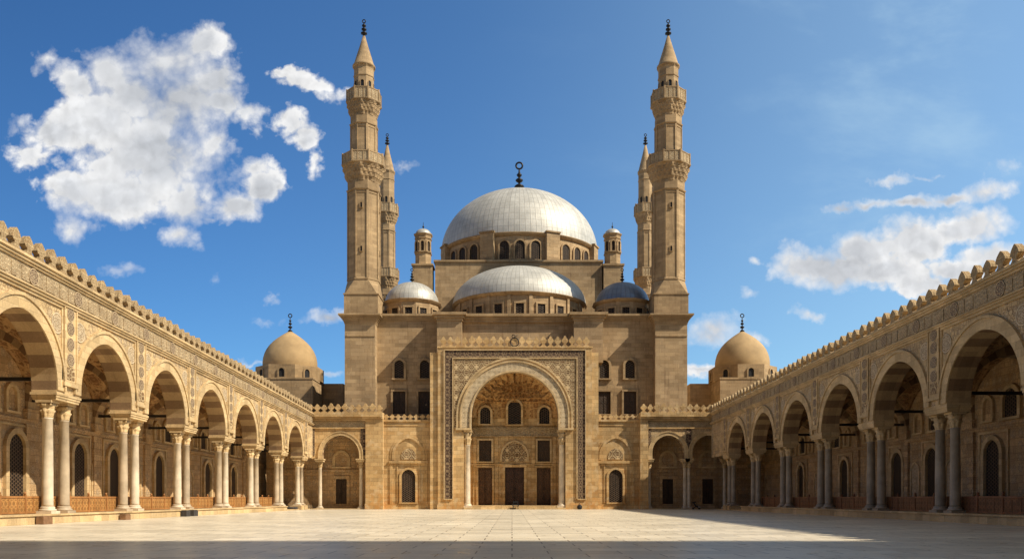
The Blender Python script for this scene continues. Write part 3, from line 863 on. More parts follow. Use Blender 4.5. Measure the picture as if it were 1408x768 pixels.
# central upper block: two piers and a recessed wall between, under one cornice
cA, cB = px(601, 135), px(829, 135)
pA, pB = px(635, 135), px(789, 135)
zc0, zc1 = pz(441, 135), pz(430, 135)
mb = MB()
mb.box(cA, pA, 134.8, 138.4, 23.6, zc0); mb.box(pB, cB, 134.8, 138.4, 23.6, zc0); mb.box(pA, pB, 136.2, 138.4, 23.6, zc0 - .001)
mb.build('upper_wall', 'lime', mosque)
mb = MB()
for k, o in enumerate((.15, .4, .75)):
    za, zb = zc0 + (zc1 - zc0) * k / 3, zc0 + (zc1 - zc0) * (k + 1) / 3 - .002
    mb.box(cA - o, pA + o, 134.8 - o, 138.5, za, zb); mb.box(pB - o, cB + o, 134.8 - o, 138.5, za, zb); mb.box(pA + o, pB - o, 136.0 - o, 138.5, za, zb)
mb.build('cornice', 'lime_smooth', mosque)
# upper windows of the wings
fU = FR_front(YM)
for xx in (549, 584, 830.8, 866):
    window(mosque, fU, px(xx, YM), pz(520, YM), pz(495, YM), 1.55, True, .38, .3, 'grille_small', 'lime_smooth')
    window(mosque, fU, px(xx, YM), pz(569, YM), pz(538, YM), 2.05, False, .32, .3, 'shutter', 'lime_smooth')
# wings with blind arches (between end bays and portal)
YW = 133.2; fW = FR_front(YW); zw = pz(577, YW)
for x0, x1, c in ((527, 593, 561.8), (821, 881, 846.5)):
    A, B = px(x0, YW), px(x1, YW); C = px(c, YW)
    mb = MB(); mb.box(A, B, YW, YM + .1, 0, zw - .9); mb.box(A, B, YW - .1, YW + .5, zw - .9, zw - .7); mb.box(A, B, YW - .02, YW + .5, zw - .7, zw - .25)
    mb.box(A, B, YW - .28, YW + .6, zw - .25, zw); mb.box(A, B, YW - .14, YW + .1, 0, .8)
    w = mb.build('wing', 'portal', mosque)
    mb = MB(); zs = pz(632, YW); pts = arch(C, 2.25, zs, pz(602, YW) - zs, .25, 20)
    mb.ring(fW, pts, shift(pts, C, 2.25, zs, .38), -.02, .2); o = shift(pts, C, 2.25, zs, .40); mb.ring(fW, o, shift(o, C, 2.3, zs, .3), -.02, .1)
    mb.fbox(fW, C - 3.1, C + 3.1, -.02, .32, zs - .5, zs - .1)
    for sg in (-1, 1):
        mb.fbox(fW, C + sg * 2.75 - .22, C + sg * 2.75 + .22, -.02, .16, .8, zs - .5)
        mb.fbox(fW, C + sg * 1.75 - .1, C + sg * 1.75 + .1, -.02, .12, 1.0, zs - .55)
    mb.build('blind_arch', 'portal', w)
    mb = MB(); p2 = arch(C, 1.2, pz(631, YW), 1.75, .1, 16); mb.prism(fW, p2, -.01, .08); mb.build('tympanum', 'lace', w)
    window(mosque, fW, C, pz(690, YW), pz(645, YW), 2.2, True, .35, .25, 'grille', 'portal')
    n = 8
    for j in range(n): link('merlon', CREST_S, mosque, (A + (B - A) * (j + .5) / n, YW + .1, zw - .02), 0, ((B - A) / n / 1.0, 1, 1))

# portal
YP = 132.0; fP = FR_front(YP); C = px(707.6, YP)
A, B = px(602, YP), px(814, YP)
zt = pz(478, YP); zs = pz(588, YP); ah = 60 * YP / F; rise = 77 * YP / F; jw = 70 * YP / F
pts = arch(C, ah, zs, rise, .02, 40)
mb = MB()
arch_wall(mb, fP, A, B, zs, zt, pts, -1.6, 0)
mb.box(A, C - jw, YP, YP + 2.8, 0, zs - .001); mb.box(C + jw, B, YP, YP + 2.8, 0, zs - .001)
mb.box(A, B, YP + 1.6, YP + 2.8, zt - 2.4, zt - .003)
mb.box(A - .02, A + .8, YP + 1.6, YP + 2.8, zs, zt - .01); mb.box(B - .8, B + .02, YP + 1.6, YP + 2.8, zs, zt - .01)
mb.box(A - .12, C - jw, YP - .2, YP + .1, 0, .75); mb.box(C + jw, B + .12, YP - .2, YP + .1, 0, .75)
mb.build('portal_wall', 'portal', mosque)
mb = MB(); mb.box(A - 1.25, A - .002, YP + .3, YP + 3, 0, pz(484, YP)); mb.box(B + .002, B + 1.05, YP + .3, YP + 3, 0, pz(484, YP))
mb.build('buttress', 'portal', mosque)
mb = MB(); mb.box(A - .1, B + .1, YP - .12, YP + 1.2, zt, zt + .22); mb.build('portal_cornice', 'portal', mosque)
n = 21
for j in range(n):
    link('merlon', CREST, mosque, (A + .3 + (B - A - .6) * (j + .5) / n, YP + .4, zt + .2), 0, ((B - A) / n / 1.3 * random.uniform(.9, 1.1), 1.2, random.uniform(1.12, 1.34)))
mb = MB(); mb.torus((C, YP + .1, zt + .95), .66, .07, 'y'); mb.torus((C - .18, YP + .1, zt + 1.85), .24, .06, 'y')
mb.tube((C - .02, YP + .1, zt + 1.58), (C - .05, YP + .1, zt + 1.72), .05); mb.tube((C + .06, YP + .1, zt + 1.8), (C + .5, YP + .1, zt + 2.0), .04)
mb.build('crest_finial', 'bronze', mosque)
# archivolt
mb = MB(); o0 = shift(pts, C, ah, zs, 1.55); o1 = shift(pts, C, ah, zs, 1.75); o2 = shift(pts, C, ah, zs, 2.05); o3 = shift(pts, C, ah, zs, 2.3)
mb.ring(fP, pts, shift(pts, C, ah, zs, .22), -.02, .3, 0); mb.ring(fP, shift(pts, C, ah, zs, .22), o0, -.02, .14, 1); mb.ring(fP, o0, o1, -.02, .32, 0)
mb.ring(fP, o1, o2, -.02, .12, 0); mb.ring(fP, o2, o3, -.02, .26, 0)
for sg in (-1, 1):
    x0, x1 = sorted((C + sg * (ah - .02), C + sg * (ah + 2.4)))
    mb.fbox(fP, x0, x1, -1.6, .36, zs - .32, zs - .003)
mb.build('archivolt', ['arcade', 'arch_carve'], mosque)
mb = MB(); soffit(mb, fP, pts, -1.62, 0, [0]); mb.build('soffit', 'arch_carve', mosque)
# inlaid frame round the portal
bx0, bx1, bx2, bx3 = px(611.5, YP), px(622, YP), px(794, YP), px(804.5, YP)
zt0, zt1, zbm = pz(481.5, YP), pz(491.5, YP), pz(685, YP)
mb = MB()
mb.fbox(fP, bx0, bx1, -.01, .06, zbm, zt0); mb.fbox(fP, bx2, bx3, -.01, .06, zbm, zt0); mb.fbox(fP, bx1, bx2, -.01, .06, zt1, zt0)
mb.build('inlaid_frame', 'mosaic', mosque)
mb = MB(); t = .16
mb.fbox(fP, bx0 - t, bx0, -.01, .2, zbm - t, zt0 + t); mb.fbox(fP, bx3, bx3 + t, -.01, .2, zbm - t, zt0 + t); mb.fbox(fP, bx0, bx3, -.01, .2, zt0, zt0 + t)
mb.fbox(fP, bx1, bx1 + t, -.01, .2, zbm, zt1); mb.fbox(fP, bx2 - t, bx2, -.01, .2, zbm, zt1); mb.fbox(fP, bx1 + t, bx2 - t, -.01, .2, zt1 - t, zt1)
mb.fbox(fP, bx0, bx1, -.01, .2, zbm - t, zbm); mb.fbox(fP, bx2, bx3, -.01, .2, zbm - t, zbm)
mb.build('frame_moulding', 'arcade', mosque)
mb = MB(); arch_wall(mb, fP, bx1 + t + .05, bx2 - t - .05, zs, zt1 - t - .05, shift(pts, C, ah, zs, 2.32), -.01, .07)
mb.build('lace_spandrel', 'lace', mosque)
# niche
YN = 137.0; fN = FR_front(YN - .01)
mb = MB()
mb.box(C - jw - .05, C + jw + .05, YN, YN + .2, 0, zt - 2)
mb.box(C - jw - .6, C - jw + .02, YP + 1.7, YN, 0, zt - 3); mb.box(C + jw - .02, C + jw + .6, YP + 1.7, YN, 0, zt - 3)
zq = pz(638, YN)
mb.fbox(fN, C - jw, C + jw, -.01, .22, zq - .12, zq + .12)
for xx in (653, 682.5, 733, 762):
    mb.fbox(fN, px(xx, YN) - .28, px(xx, YN) + .28, -.01, .16, .6, pz(600, YN))
mb.build('niche_wall', 'portal', mosque)
mb = MB(); mb.fbox(fN, C - jw, C + jw, -.01, .14, pz(598, YN), pz(589, YN)); mb.fbox(fN, C - jw, C + jw, -.01, .26, pz(599.5, YN), pz(598, YN)); mb.fbox(fN, C - jw, C + jw, -.01, .3, pz(589, YN), pz(587, YN))
mb.build('niche_frieze', 'frieze', mosque)
mb = MB(); mb.box(C - jw + .02, C + jw - .02, YP - .5, YN, 0, .3); mb.box(C - jw + .02, C + jw - .02, YP + .2, YN, .3, .6)
mb.build('step', 'arcade', mosque)
# muqarnas half dome: tiers of little scooped cells
dz = zs + rise - ah; D = 4.9
mb = MB(); rows = 10; GN = 96; RR = []
def niche_pt(th, fi, sc_=1.0):
    # th: 0..pi across, fi: 0..pi/2 upward
    x = math.cos(th) * math.cos(fi); d = math.sin(th) * math.cos(fi); z = math.sin(fi)
    return x, d, z
sub = 7
grid = []
for j in range(rows * sub + 1):
    fi = (PI / 2 - .02) * j / (rows * sub)
    row = []
    tier = min(rows - 1, j // sub); ft = (j % sub) / sub
    cells = max(4, int(20 * math.cos((PI / 2) * tier / rows)))
    for k in range(GN + 1):
        th = PI * k / GN
        x, d, z = niche_pt(th, fi)
        cph = (k / GN * cells + (.5 if tier % 2 else 0)) % 1.0
        hood = math.sqrt(max(0, 1 - (2 * cph - 1) ** 2)) * (1 - ft) ** .6
        amp = min(1, max(0, (fi - .30) / .25)); rn = random.Random(int(k / GN * cells + (.5 if tier % 2 else 0)) * 31 + tier * 977).random()
        s = 1 - amp * (.15 - .15 * hood + .04 * ft + .05 * rn)
        if j == 0 or k in (0, GN): s = 1
        dd = (max(0, d) ** .55) * D
        row.append((C - x * (ah + .02) * s, YP + 1.0 + dd * .8 * s, dz + z * (ah - .02) * s))
    grid.append(row)
for j in range(rows * sub):
    for k in range(GN):
        mb.poly([grid[j][k], grid[j][k + 1], grid[j + 1][k + 1], grid[j + 1][k]], 0, False)
mb.build('half_dome', 'muqarnas', mosque)
fN2 = FR_front(YP + 4.35)
for xx, w, y1, y0, dn in ((707.8, 2.1, 551, 583.5, .35), (668, 1.65, 560.5, 583.5, 1.15), (748.3, 1.65, 560.5, 583.5, 1.15)):
    mb = MB()
    fq = FR_front(YN - .2 - dn)
    window(mosque, fq, C + (xx - 707.8) * YN / F, pz(y0, YN), pz(y1, YN), w, True, .34, .3, 'grille_small', 'portal')
for xx in (667.5, 747.8):
    door(mosque, fN, C + (xx - 707.7) * YN / F, .62, pz(642.5, YN), 19 * YN / F, 'door', 'portal')
    window(mosque, fN, C + (xx - 707.7) * YN / F, pz(634, YN), pz(605, YN), 17 * YN / F, False, .3, .25, 'shutter', 'arcade', name='shuttered_window')
d = door(mosque, fN, C, .62, pz(642, YN), 26 * YN / F, 'door_dark', 'portal', .4, .34)
mb = MB(); pp = arch(C, 13 * YN / F, pz(642, YN) - .05, .55, .0, 12); mb.prism(fN, pp, .0, .37); mb.build('door_head', 'door_dark', d)
mb = MB(); zs2 = pz(634, YN); p3 = arch(C, 2.05, zs2, pz(607, YN) - zs2, .2, 18)
mb.ring(fN, p3, shift(p3, C, 2.05, zs2, .3), -.01, .24, 1); mb.prism(fN, p3, -.005, .08, 0); mb.build('tympanum', ['lace', 'arcade'], mosque)
for xx in (642.5, 772.5):
    put_column('portal', mosque, (px(xx, YP + .7), YP + .75, .6 if False else .302), 1.0,
               (.50, .6, zs - .32 - .3 - 2.3, zs - .32 - .302, 'marble', 'arcade'))

# domes ------------------------------------------------------------
def dome_mb(cx, cy, z0, R, H, n=72, k=22, pw=1.0, a0=0, a1=2 * PI):
    mb = MB(); prof = []
    for j in range(k + 1):
        an = PI / 2 * j / k
        prof.append((max(R * math.cos(an), .001), z0 + H * math.sin(an)))
    mb.lathe(cx, cy, prof, n, a0=a0, a1=a1, cap=False); return mb
def drum_windows(parent, cx, cy, R, z0, z1, w, angs, arched=True, mat='grille_small', fmat='lime_smooth'):
    for a in angs:
        ca, sa = math.cos(a), math.sin(a)
        fr = lambda s, n, z: (cx + ca * (R + n) - sa * s, cy + sa * (R + n) + ca * s, z)
        window(parent, fr, 0, z0, z1, w, arched, .28, .2, mat, fmat, e=.05)
# main dome
DX, DY = px(714, 166), 166.0
RB = 15.2
zb = pz(357.5, 150.4); ze = zb + 5.2
bx = px(713, 150.4)
mb = MB(); mb.box(bx - 15.0, bx + 15.0, 150.4, 181.5, 30, zb - .35); mb.box(bx - 15.25, bx + 15.25, 150.15, 181.7, zb - .35, zb)
mb.build('dome_base', 'lime', mosque)
mb = MB(); mb.lathe(DX, DY, [(RB - .25, zb), (RB - .25, ze - .5), (RB + .1, ze - .45), (RB + .35, ze - .15), (RB + .35, ze), (RB - .4, ze + .02)], 96, sm=False)
for k in range(8):                      # buttresses between groups of windows
    a = -PI / 2 + (k - 3.5) * PI / 4 + 0
    for q in (0,):
        ca, sa = math.cos(a), math.sin(a)
        fr = lambda s, n, z: (DX + ca * (RB - .3 + n) - sa * s, DY + sa * (RB - .3 + n) + ca * s, z)
        mb.fbox(fr, -1.3, 1.3, 0, .95, zb, ze + .05); mb.fbox(fr, -1.45, 1.45, 0, 1.15, ze + .05, ze + .3)
drum = mb.build('drum', 'lime', mosque)
angs = []
for k in range(8):
    base = -PI / 2 + (k - 4) * PI / 4
    angs += [base - .19, base, base + .19]
drum_windows(drum, DX, DY, RB - .22, zb + .35, zb + 3.75, 1.75, angs)
md = dome_mb(DX, DY, ze, RB + .25, 12.4, 128, 30).build('main_dome', 'lead', mosque, (DX, DY, ze))
zt_d = ze + 12.4
finial_mb(DX, DY, zt_d - .05, zt_d + 6.3, 1.0, .75).build('finial', 'bronze', md)
# front half dome
SX, SY = px(714, 150.4), 150.35
RS = 11.85; zse = 36.0; zs0 = pz(431, 138) - 1.5
mb = MB(); mb.lathe(SX, SY, [(RS - .35, zs0), (RS - .35, zse - .5), (RS - .1, zse - .45), (RS + .25, zse - .12), (RS + .25, zse), (RS - .4, zse + .02)], 64, a0=PI, a1=2 * PI, sm=False)
for k in range(10):
    a = PI + PI * (k + .5) / 10 + (PI / 20) * 0
    ca, sa = math.cos(a), math.sin(a)
    fr = lambda s, n, z: (SX + ca * (RS - .4 + n) - sa * s, SY + sa * (RS - .4 + n) + ca * s, z)
    mb.fbox(fr, -.28, .28, 0, .3, zs0, zse - .5)
sdrum = mb.build('half_drum', 'lime', mosque)
drum_windows(sdrum, SX, SY, RS - .34, pz(430, 138.5) - .1, pz(415.5, 138.5) - .05, 1.35, [-PI / 2 + (k - 4) * PI / 10 for k in range(9)], False, 'grille_small')
dome_mb(SX, SY, zse, RS + .12, 6.75, 72, 22, a0=PI, a1=2 * PI).build('half_dome', 'lead', mosque, (SX, SY, zse))
# corner domes
for xx in (566.5, 855.5):
    cx, cy = px(xx, 144.5), 144.5
    z0 = 30.5; ze2 = pz(412, 141)
    mb = MB(); mb.lathe(cx, cy, [(4.75, z0), (4.75, ze2 - .5), (5.0, ze2 - .4), (5.25, ze2 - .1), (5.25, ze2), (4.5, ze2 + .02)], 12, PI / 12, sm=False)
    dr = mb.build('corner_drum', 'lime', mosque)
    drum_windows(dr, cx, cy, 4.75 * math.cos(PI / 12) + .01, pz(433.5, 140) - .1, pz(421.5, 140) - .1, 1.2, [-PI / 2 + k * PI / 6 for k in range(-3, 4)], False)
    H = pz(388, 144.5) - ze2 - .1
    dm = dome_mb(cx, cy, ze2, 4.62, H, 48, 16).build('corner_dome', 'lead_small' if xx < 700 else 'lead_shaded', mosque, (cx, cy, ze2))
    finial_mb(cx, cy, ze2 + H - .05, ze2 + H + 2.5, .42, .26).build('finial', 'bronze', dm)
# turrets at the corners of the dome base
for xx in (582, 842):
    Yt = 151.5; cx = px(xx, Yt)
    zp = pz(366, Yt); zo = pz(324, Yt); zd = pz(315.5, Yt)
    mb = MB(); mb.box(cx - 1.75, cx + 1.75, Yt - 1.7, Yt + 1.7, 30, zp - .3); mb.box(cx - 1.95, cx + 1.95, Yt - 1.9, Yt + 1.9, zp - .3, zp)
    R = 1.55
    mb.lathe(cx, Yt, [(R, zp), (R, zp + .3), (R * .96, zp + .4), (R * .96, zp + 2.0), (R * 1.06, zp + 2.08), (R * 1.06, zp + 2.22), (R * .96, zp + 2.3), (R * .96, zo - .9), (R * 1.05, zo - .8), (R * 1.05, zo - .65), (R * .97, zo - .6), (R * 1.0, zo - .3), (R * 1.15, zo), (R * 1.15, zo + .12)], 8, PI / 8, sm=False)
    tu = mb.build('turret', 'lime_smooth', mosque)
    drum_windows(tu, cx, Yt, R * .96 * math.cos(PI / 8), zp + 2.4, zp + 4.2, .55, [-PI / 2 + k * PI / 4 for k in (-1, 0, 1)])
    mb = dome_mb(cx, Yt, zo + .1, 1.45, zd - zo, 24, 8)
    mb.build('cap', 'lead_small', tu, (cx, Yt, zo + .1))
    mb = MB(); mb.lathe(cx, Yt, [(.2, zd), (.08, zd + .3), (.2, zd + .5), (.06, zd + .7), (.03, zd + 1.3)], 8); mb.build('finial', 'bronze', tu)

# ================================================================== MINARETS
def minaret(cx, cy, label, z0, zped, zflare, zs1, b1, zs2, b2, zs3, ztip, zfin, rp, r1, rb1, r2, rb2, r3, rc):
    root = thing('minaret', (cx, cy, z0), label, 'minaret', 'minarets of the mosque')
    c8 = 1 / math.cos(PI / 8)
    mb = MB()
    mb.box(cx - rp, cx + rp, cy - rp, cy + rp, z0, zped); mb.box(cx - rp - .12, cx + rp + .12, cy - rp - .12, cy + rp + .12, zped, zped + .18)
    i = len(mb.v)                       # chamfered transition from square to octagon
    sq = []; oc = []
    for k in range(8):
        a = PI / 8 + k * PI / 4
        oc.append((cx + r1 * c8 * math.cos(a), cy + r1 * c8 * math.sin(a), zflare))
        s = rp - .02
        q = (math.cos(a), math.sin(a)); mx = max(abs(q[0]), abs(q[1]))
        sx = s if q[0] > 0 else -s; sy = s if q[1] > 0 else -s
        sq.append((cx + sx * (1 if abs(q[0]) > abs(q[1]) else .93), cy + sy * (1 if abs(q[1]) > abs(q[0]) else .93), zped + .18))
    for k in range(8):
        k2 = (k + 1) % 8; mb.poly([sq[k], sq[k2], oc[k2], oc[k]])
    mb.build('pedestal', 'lime_smooth', root)
    def shaft(za, zb_, r, win=True, ribs=True):
        m2 = MB(); R = r * c8
        m2.lathe(cx, cy, [(R * 1.04, za), (R * 1.04, za + .25), (R, za + .35), (R * .985, zb_ - 1.6), (R * 1.06, zb_ - 1.5), (R * 1.08, zb_ - 1.3), (R * .99, zb_ - 1.2), (R * 1.0, zb_)], 8, PI / 8, sm=False)
        if ribs:
            for k in range(8):
                a = PI / 8 + k * PI / 4
                ca, sa = math.cos(a), math.sin(a)
                fr = lambda s, n, z: (cx + ca * (R * .955 + n) - sa * s, cy + sa * (R * .955 + n) + ca * s, z)
                m2.fbox(fr, -.2 * r / 2.6, .2 * r / 2.6, 0, R * .06, za + .35, zb_ - 1.55)
        sh = m2.build('shaft', 'lime_smooth', root)
        if win:
            hgt = zb_ - za
            for k in range(8):
                a = k * PI / 4; ca, sa = math.cos(a), math.sin(a)
                fr = lambda s, n, z: (cx + ca * (r * .985 + n) - sa * s, cy + sa * (r * .985 + n) + ca * s, z)
                m3 = MB()
                w = .36 * r
                m3.fbox(fr, -w, -w + .1, -.05, .09, za + .9, zb_ - 2); m3.fbox(fr, w - .1, w, -.05, .09, za + .9, zb_ - 2); m3.fbox(fr, -w, w, -.05, .09, zb_ - 2, zb_ - 1.9); 
                m3.build('panel', 'lime_smooth', sh)
        return sh
    s1 = shaft(zflare, zs1, r1)
    def slit(par, r, z, h, w, angs):
        for a in angs:
            ca, sa = math.cos(a), math.sin(a)
            fr = lambda s, n, zz: (cx + ca * (r + n) - sa * s, cy + sa * (r + n) + ca * s, zz)
            window(par, fr, 0, z, z + h, w, True, .1, .12, 'black', 'lime_smooth', name='window')
    slit(s1, r1, zflare + (zs1 - zflare) * .28, .9, .32, [-PI / 2, 0, PI]); slit(s1, r1, zflare + (zs1 - zflare) * .72, .9, .32, [-PI / 2, 0, PI])
    def balcony(za, zb_, ztop, rin, rout):
        m2 = MB(); n = 64
        tiers = 4; prof = []
        for k in range(tiers):
            f0 = k / tiers; f1 = (k + 1) / tiers
            ra = rin + (rout - rin) * (f0 ** .8); rb_ = rin + (rout - rin) * (f1 ** .8)
            z_a = za + (zb_ - za) * f0; z_b = za + (zb_ - za) * f1
            prof += [(ra * 1.01, z_a), (ra * 1.03, z_a + (z_b - z_a) * .45), (rb_ * .99, z_b - .03)]
        def scal(a, z):
            f = (z - za) / (zb_ - za); t = int(f * tiers * .999)
            o = 1 / max(abs(math.cos(((a) % (PI / 4)) - PI / 8)), .5)
            return o * (1 - .05 * (.5 + .5 * math.cos(a * 24 + (PI if t % 2 else 0))) * (1 if f < .98 else 0)) * .965 * 1.03
        m2.lathe(cx, cy, prof, 96, 0, sm=False, rf=scal)
        R = rout * c8
        m2.lathe(cx, cy, [(R, zb_ - .02), (R * 1.03, zb_ + .1), (R * 1.03, zb_ + .24), (R * .5, zb_ + .25)], 8, PI / 8, sm=False)
        ba = m2.build('balcony', 'lime_smooth', root)
        m3 = MB()
        for k in range(8):
            a = k * PI / 4; ca, sa = math.cos(a), math.sin(a); w = rout * math.tan(PI / 8)
            fr = lambda s, n, z: (cx + ca * (rout - .12 + n) - sa * s, cy + sa * (rout - .12 + n) + ca * s, z)
            m3.fbox(fr, -w, w, -.06, .12, ztop - .14, ztop)
            m3.fbox(fr, -w, w, -.03, .06, zb_ + .24, ztop - .14, 1)
            m3.fbox(fr, -w - .02, -w + .18, -.1, .16, zb_ + .22, ztop + .12); m3.fbox(fr, w - .18, w + .02, -.1, .16, zb_ + .22, ztop + .12)
            for q in (-.33, .33): m3.fbox(fr, w * q - .05, w * q + .05, -.04, .1, zb_ + .24, ztop - .14)
        m3.build('railing', ['lime_smooth', 'frieze'], ba)
    balcony(b1[0], b1[1], b1[2], r1, rb1)
    s2 = shaft(b1[1] + .2, zs2, r2)
    balcony(b2[0], b2[1], b2[2], r2, rb2)
    m2 = MB(); R = r3 * c8
    m2.lathe(cx, cy, [(R, b2[1] + .2), (R, zs3 - 2.0), (R * 1.06, zs3 - 1.9), (R * 1.06, zs3 - 1.75), (R, zs3 - 1.7), (R, zs3 - .5), (R * 1.1, zs3 - .2), (R * 1.1, zs3)], 8, PI / 8, sm=False)
    s3 = m2.build('lantern', 'lime_smooth', root)
    slit(s3, r3 * .99, b2[2] + .1, 1.5, .55, [-PI / 2, 0, PI, -PI / 4, -3 * PI / 4])
    m2 = MB(); m2.lathe(cx, cy, [(rc * .9, zs3 - .25), (rc, zs3 - .1), (rc, zs3 + .1), (rc * .88, zs3 + .35), (rc * .62, zs3 + (ztip - zs3) * .38), (rc * .36, zs3 + (ztip - zs3) * .68), (.2, ztip)], 24)
    sp = m2.build('spire', 'lime_smooth', root)
    m2 = MB(); h = zfin - ztip; prof = [(.18, ztip - .1)]
    for c, rr in ((.16, .52), (.40, .42), (.62, .34)):
        zc = ztip + h * c; prof += [(.13, zc - h * .1), (rr, zc - h * .03), (rr, zc + h * .03), (.13, zc + h * .1)]
    prof += [(.08, ztip + h * .8)]
    m2.lathe(cx, cy, prof, 12); m2.torus((cx, cy, ztip + h * .89), .26, .08, 'y')
    m2.build('finial', 'bronze', sp)
    return root
def front_minaret(xx, label):
    Y = 139.2; q = lambda y: pz(y, Y)
    k = Y / F
    minaret(px(xx, Y), Y, label, pz(432, 136) - .005, q(410), q(389), q(255), (q(255), q(233), q(217)), q(164), (q(164), q(146), q(129)), q(93), q(50), q(27),
            23 * k, 21 * k, 28 * k, 17.3 * k, 22.5 * k, 12.8 * k, 15.6 * k)
front_minaret(500.5, 'tall stone minaret on the front left tower, nearest the big cloud')
front_minaret(918.8, 'tall stone minaret on the front right tower, against clear blue sky')
def back_minaret(xx, label):
    Y = 182.0; q = lambda y: pz(y, Y); k = Y / F
    minaret(px(xx, Y), Y, label, 28.0, q(460), q(450), q(398), (q(398), q(384), q(371)), q(310), (q(310), q(296), q(283)), q(237), q(200), q(184),
            12 * k, 11.2 * k, 15.5 * k, 10.3 * k, 14.8 * k, 9.2 * k, 10.8 * k)
back_minaret(532.5, 'slimmer rear minaret partly hidden behind the front left minaret')
back_minaret(887.5, 'slimmer rear minaret partly hidden behind the front right minaret')

# ================================================================== DOMED TOMBS beyond the arcades
def tomb(side, xx, label):
    Y = 156.0; cx = px(xx, Y)
    root = thing('domed_tomb', (cx, Y, 0), label, 'mausoleum')
    zb = pz(518.5, 150); zd = pz(501, 151)
    mb = MB()
    mb.box(cx - 5.6, cx + 5.6, 150.0, 163, 0, zb - .02)
    mb.box(cx - 5.7, cx + 5.7, 149.9, 163.1, zb - .3, zb)
    if side < 0: mb.box(cx + 5.6, cx + 9.5, 158, 164, 0, pz(527, 158))
    else: mb.box(cx - 9.5, cx - 5.6, 157, 164, 0, pz(527, 157))
    mb.build('wall', 'lime', root)
    mb = MB(); R = 5.75; c8 = 1 / math.cos(PI / 8)
    mb.lathe(cx, Y, [(R * c8, zb), (R * c8, zd), (R * .6, zd + .15)], 8, PI / 8, sm=False)
    dr = mb.build('drum', 'lime_smooth', root)
    drum_windows(dr, cx, Y, R, zb + .15, zb + 1.75, 1.0, [-PI / 2 + k * PI / 4 for k in range(-2, 3)], True, 'black')
    r = 36 * Y / F; H = pz(454.5, Y) - zd
    prof = []
    for f, g in ((1.0, -.02), (1.0, .0), (1.015, .08), (1.015, .16), (.995, .26), (.95, .37), (.875, .48), (.775, .585), (.65, .68), (.51, .765), (.375, .835), (.24, .90), (.125, .95), (.045, .985), (.001, 1.0)):
        prof.append((r * f, zd + H * g))
    mb = MB(); mb.lathe(cx, Y, prof, 48, cap=False); dm = mb.build('dome', 'dome_stone', root)
    finial_mb(cx, Y, zd + H - .08, pz(431, Y), .42, .38).build('finial', 'bronze', dm)
tomb(-1, 399, 'brown domed tomb rising behind the left arcade')
tomb(1, 1020.5, 'golden domed tomb rising behind the right arcade')

# ================================================================== SMALL THINGS
def chair(x, y):
    r = thing('chair', (x, y, 0), 'small black wooden armchair standing before the central door', 'chair')
    mb = MB(); mb.box(x - .42, x + .42, y - .36, y + .36, .48, .56); mb.build('seat', 'black', r)
    mb = MB(); mb.box(x - .42, x - .34, y + .3, y + .38, .56, 1.28); mb.box(x + .34, x + .42, y + .3, y + .38, .56, 1.28)
    mb.box(x - .34, x + .34, y + .31, y + .37, 1.08, 1.26); mb.box(x - .34, x + .34, y + .31, y + .37, .72, .88); mb.build('backrest', 'black', r)
    for sx in (-1, 1):
        mb = MB(); mb.box(x + sx * .47 - .05, x + sx * .47 + .05, y - .36, y + .3, .78, .84); mb.box(x + sx * .47 - .04, x + sx * .47 + .04, y - .34, y - .27, .5, .78); mb.build('armrest', 'black', r)
        for sy in (-1, 1):
            mb = MB(); mb.tube((x + sx * .38, y + sy * .32, .002), (x + sx * .36, y + sy * .30, .48), .045); mb.build('leg', 'black', r)
chair(px(709, 131.0), 131.0)
# round dark jar by the right foot of the portal
x, y = px(797, 131.2), 131.2
o = thing('jar', (x, y, 0), 'round black clay jar at the right foot of the portal', 'jar')
mb = MB(); mb.lathe(x, y, [(.2, .003), (.34, .1), (.42, .32), (.38, .52), (.24, .66), (.17, .72)], 20); mb.build('body', 'black', o)
mb = MB(); mb.lathe(x, y, [(.2, .72), (.22, .76), (.14, .86), (.05, .92), (.08, .99), (.03, 1.05)], 16); mb.build('lid', 'brownstone', o)
# pushchair in the shaded right corner
x, y = px(957, 131), 131.0
o = thing('pushchair', (x, y, 0), 'dark folding pushchair with pale footrest beside a column in the shaded corner', 'pushchair')
mb = MB()
for yy in (-.22, .22):
    mb.tube((x - .62, y + yy, 1.12), (x + .52, y + yy, .12), .03); mb.tube((x - .48, y + yy, .14), (x + .2, y + yy, .62), .03)
mb.tube((x - .62, y - .22, 1.12), (x - .62, y + .22, 1.12), .035); mb.build('frame', 'iron', o)
mb = MB(); mb.prism(lambda s, n, z: (x + s, y - n, z), [(-.45, .98), (-.1, .5), (.28, .42), (.3, .52), (-.02, .62), (-.3, 1.06)], -.2, .2); mb.build('seat', 'black', o)
mb = MB(); mb.prism(lambda s, n, z: (x + s, y - n, z), [(-.55, 1.0), (-.4, 1.2), (-.12, 1.24), (.08, 1.12), (-.1, 1.1), (-.35, 1.02)], -.23, .23); mb.build('canopy', 'black', o)
mb = MB(); mb.box(x + .3, x + .68, y - .2, y + .2, .34, .40); mb.box(x + .3, x + .36, y - .2, y + .2, .34, .5); mb.build('footrest', 'white', o)
for sx in (-.48, .52):
    for yy in (-.25, .25):
        mb = MB(); mb.torus((x + sx, y + yy, .135), .1, .03, 'y'); mb.tube((x + sx, y + yy - .02, .135), (x + sx, y + yy + .02, .135), .05); mb.build('wheel', 'iron', o)
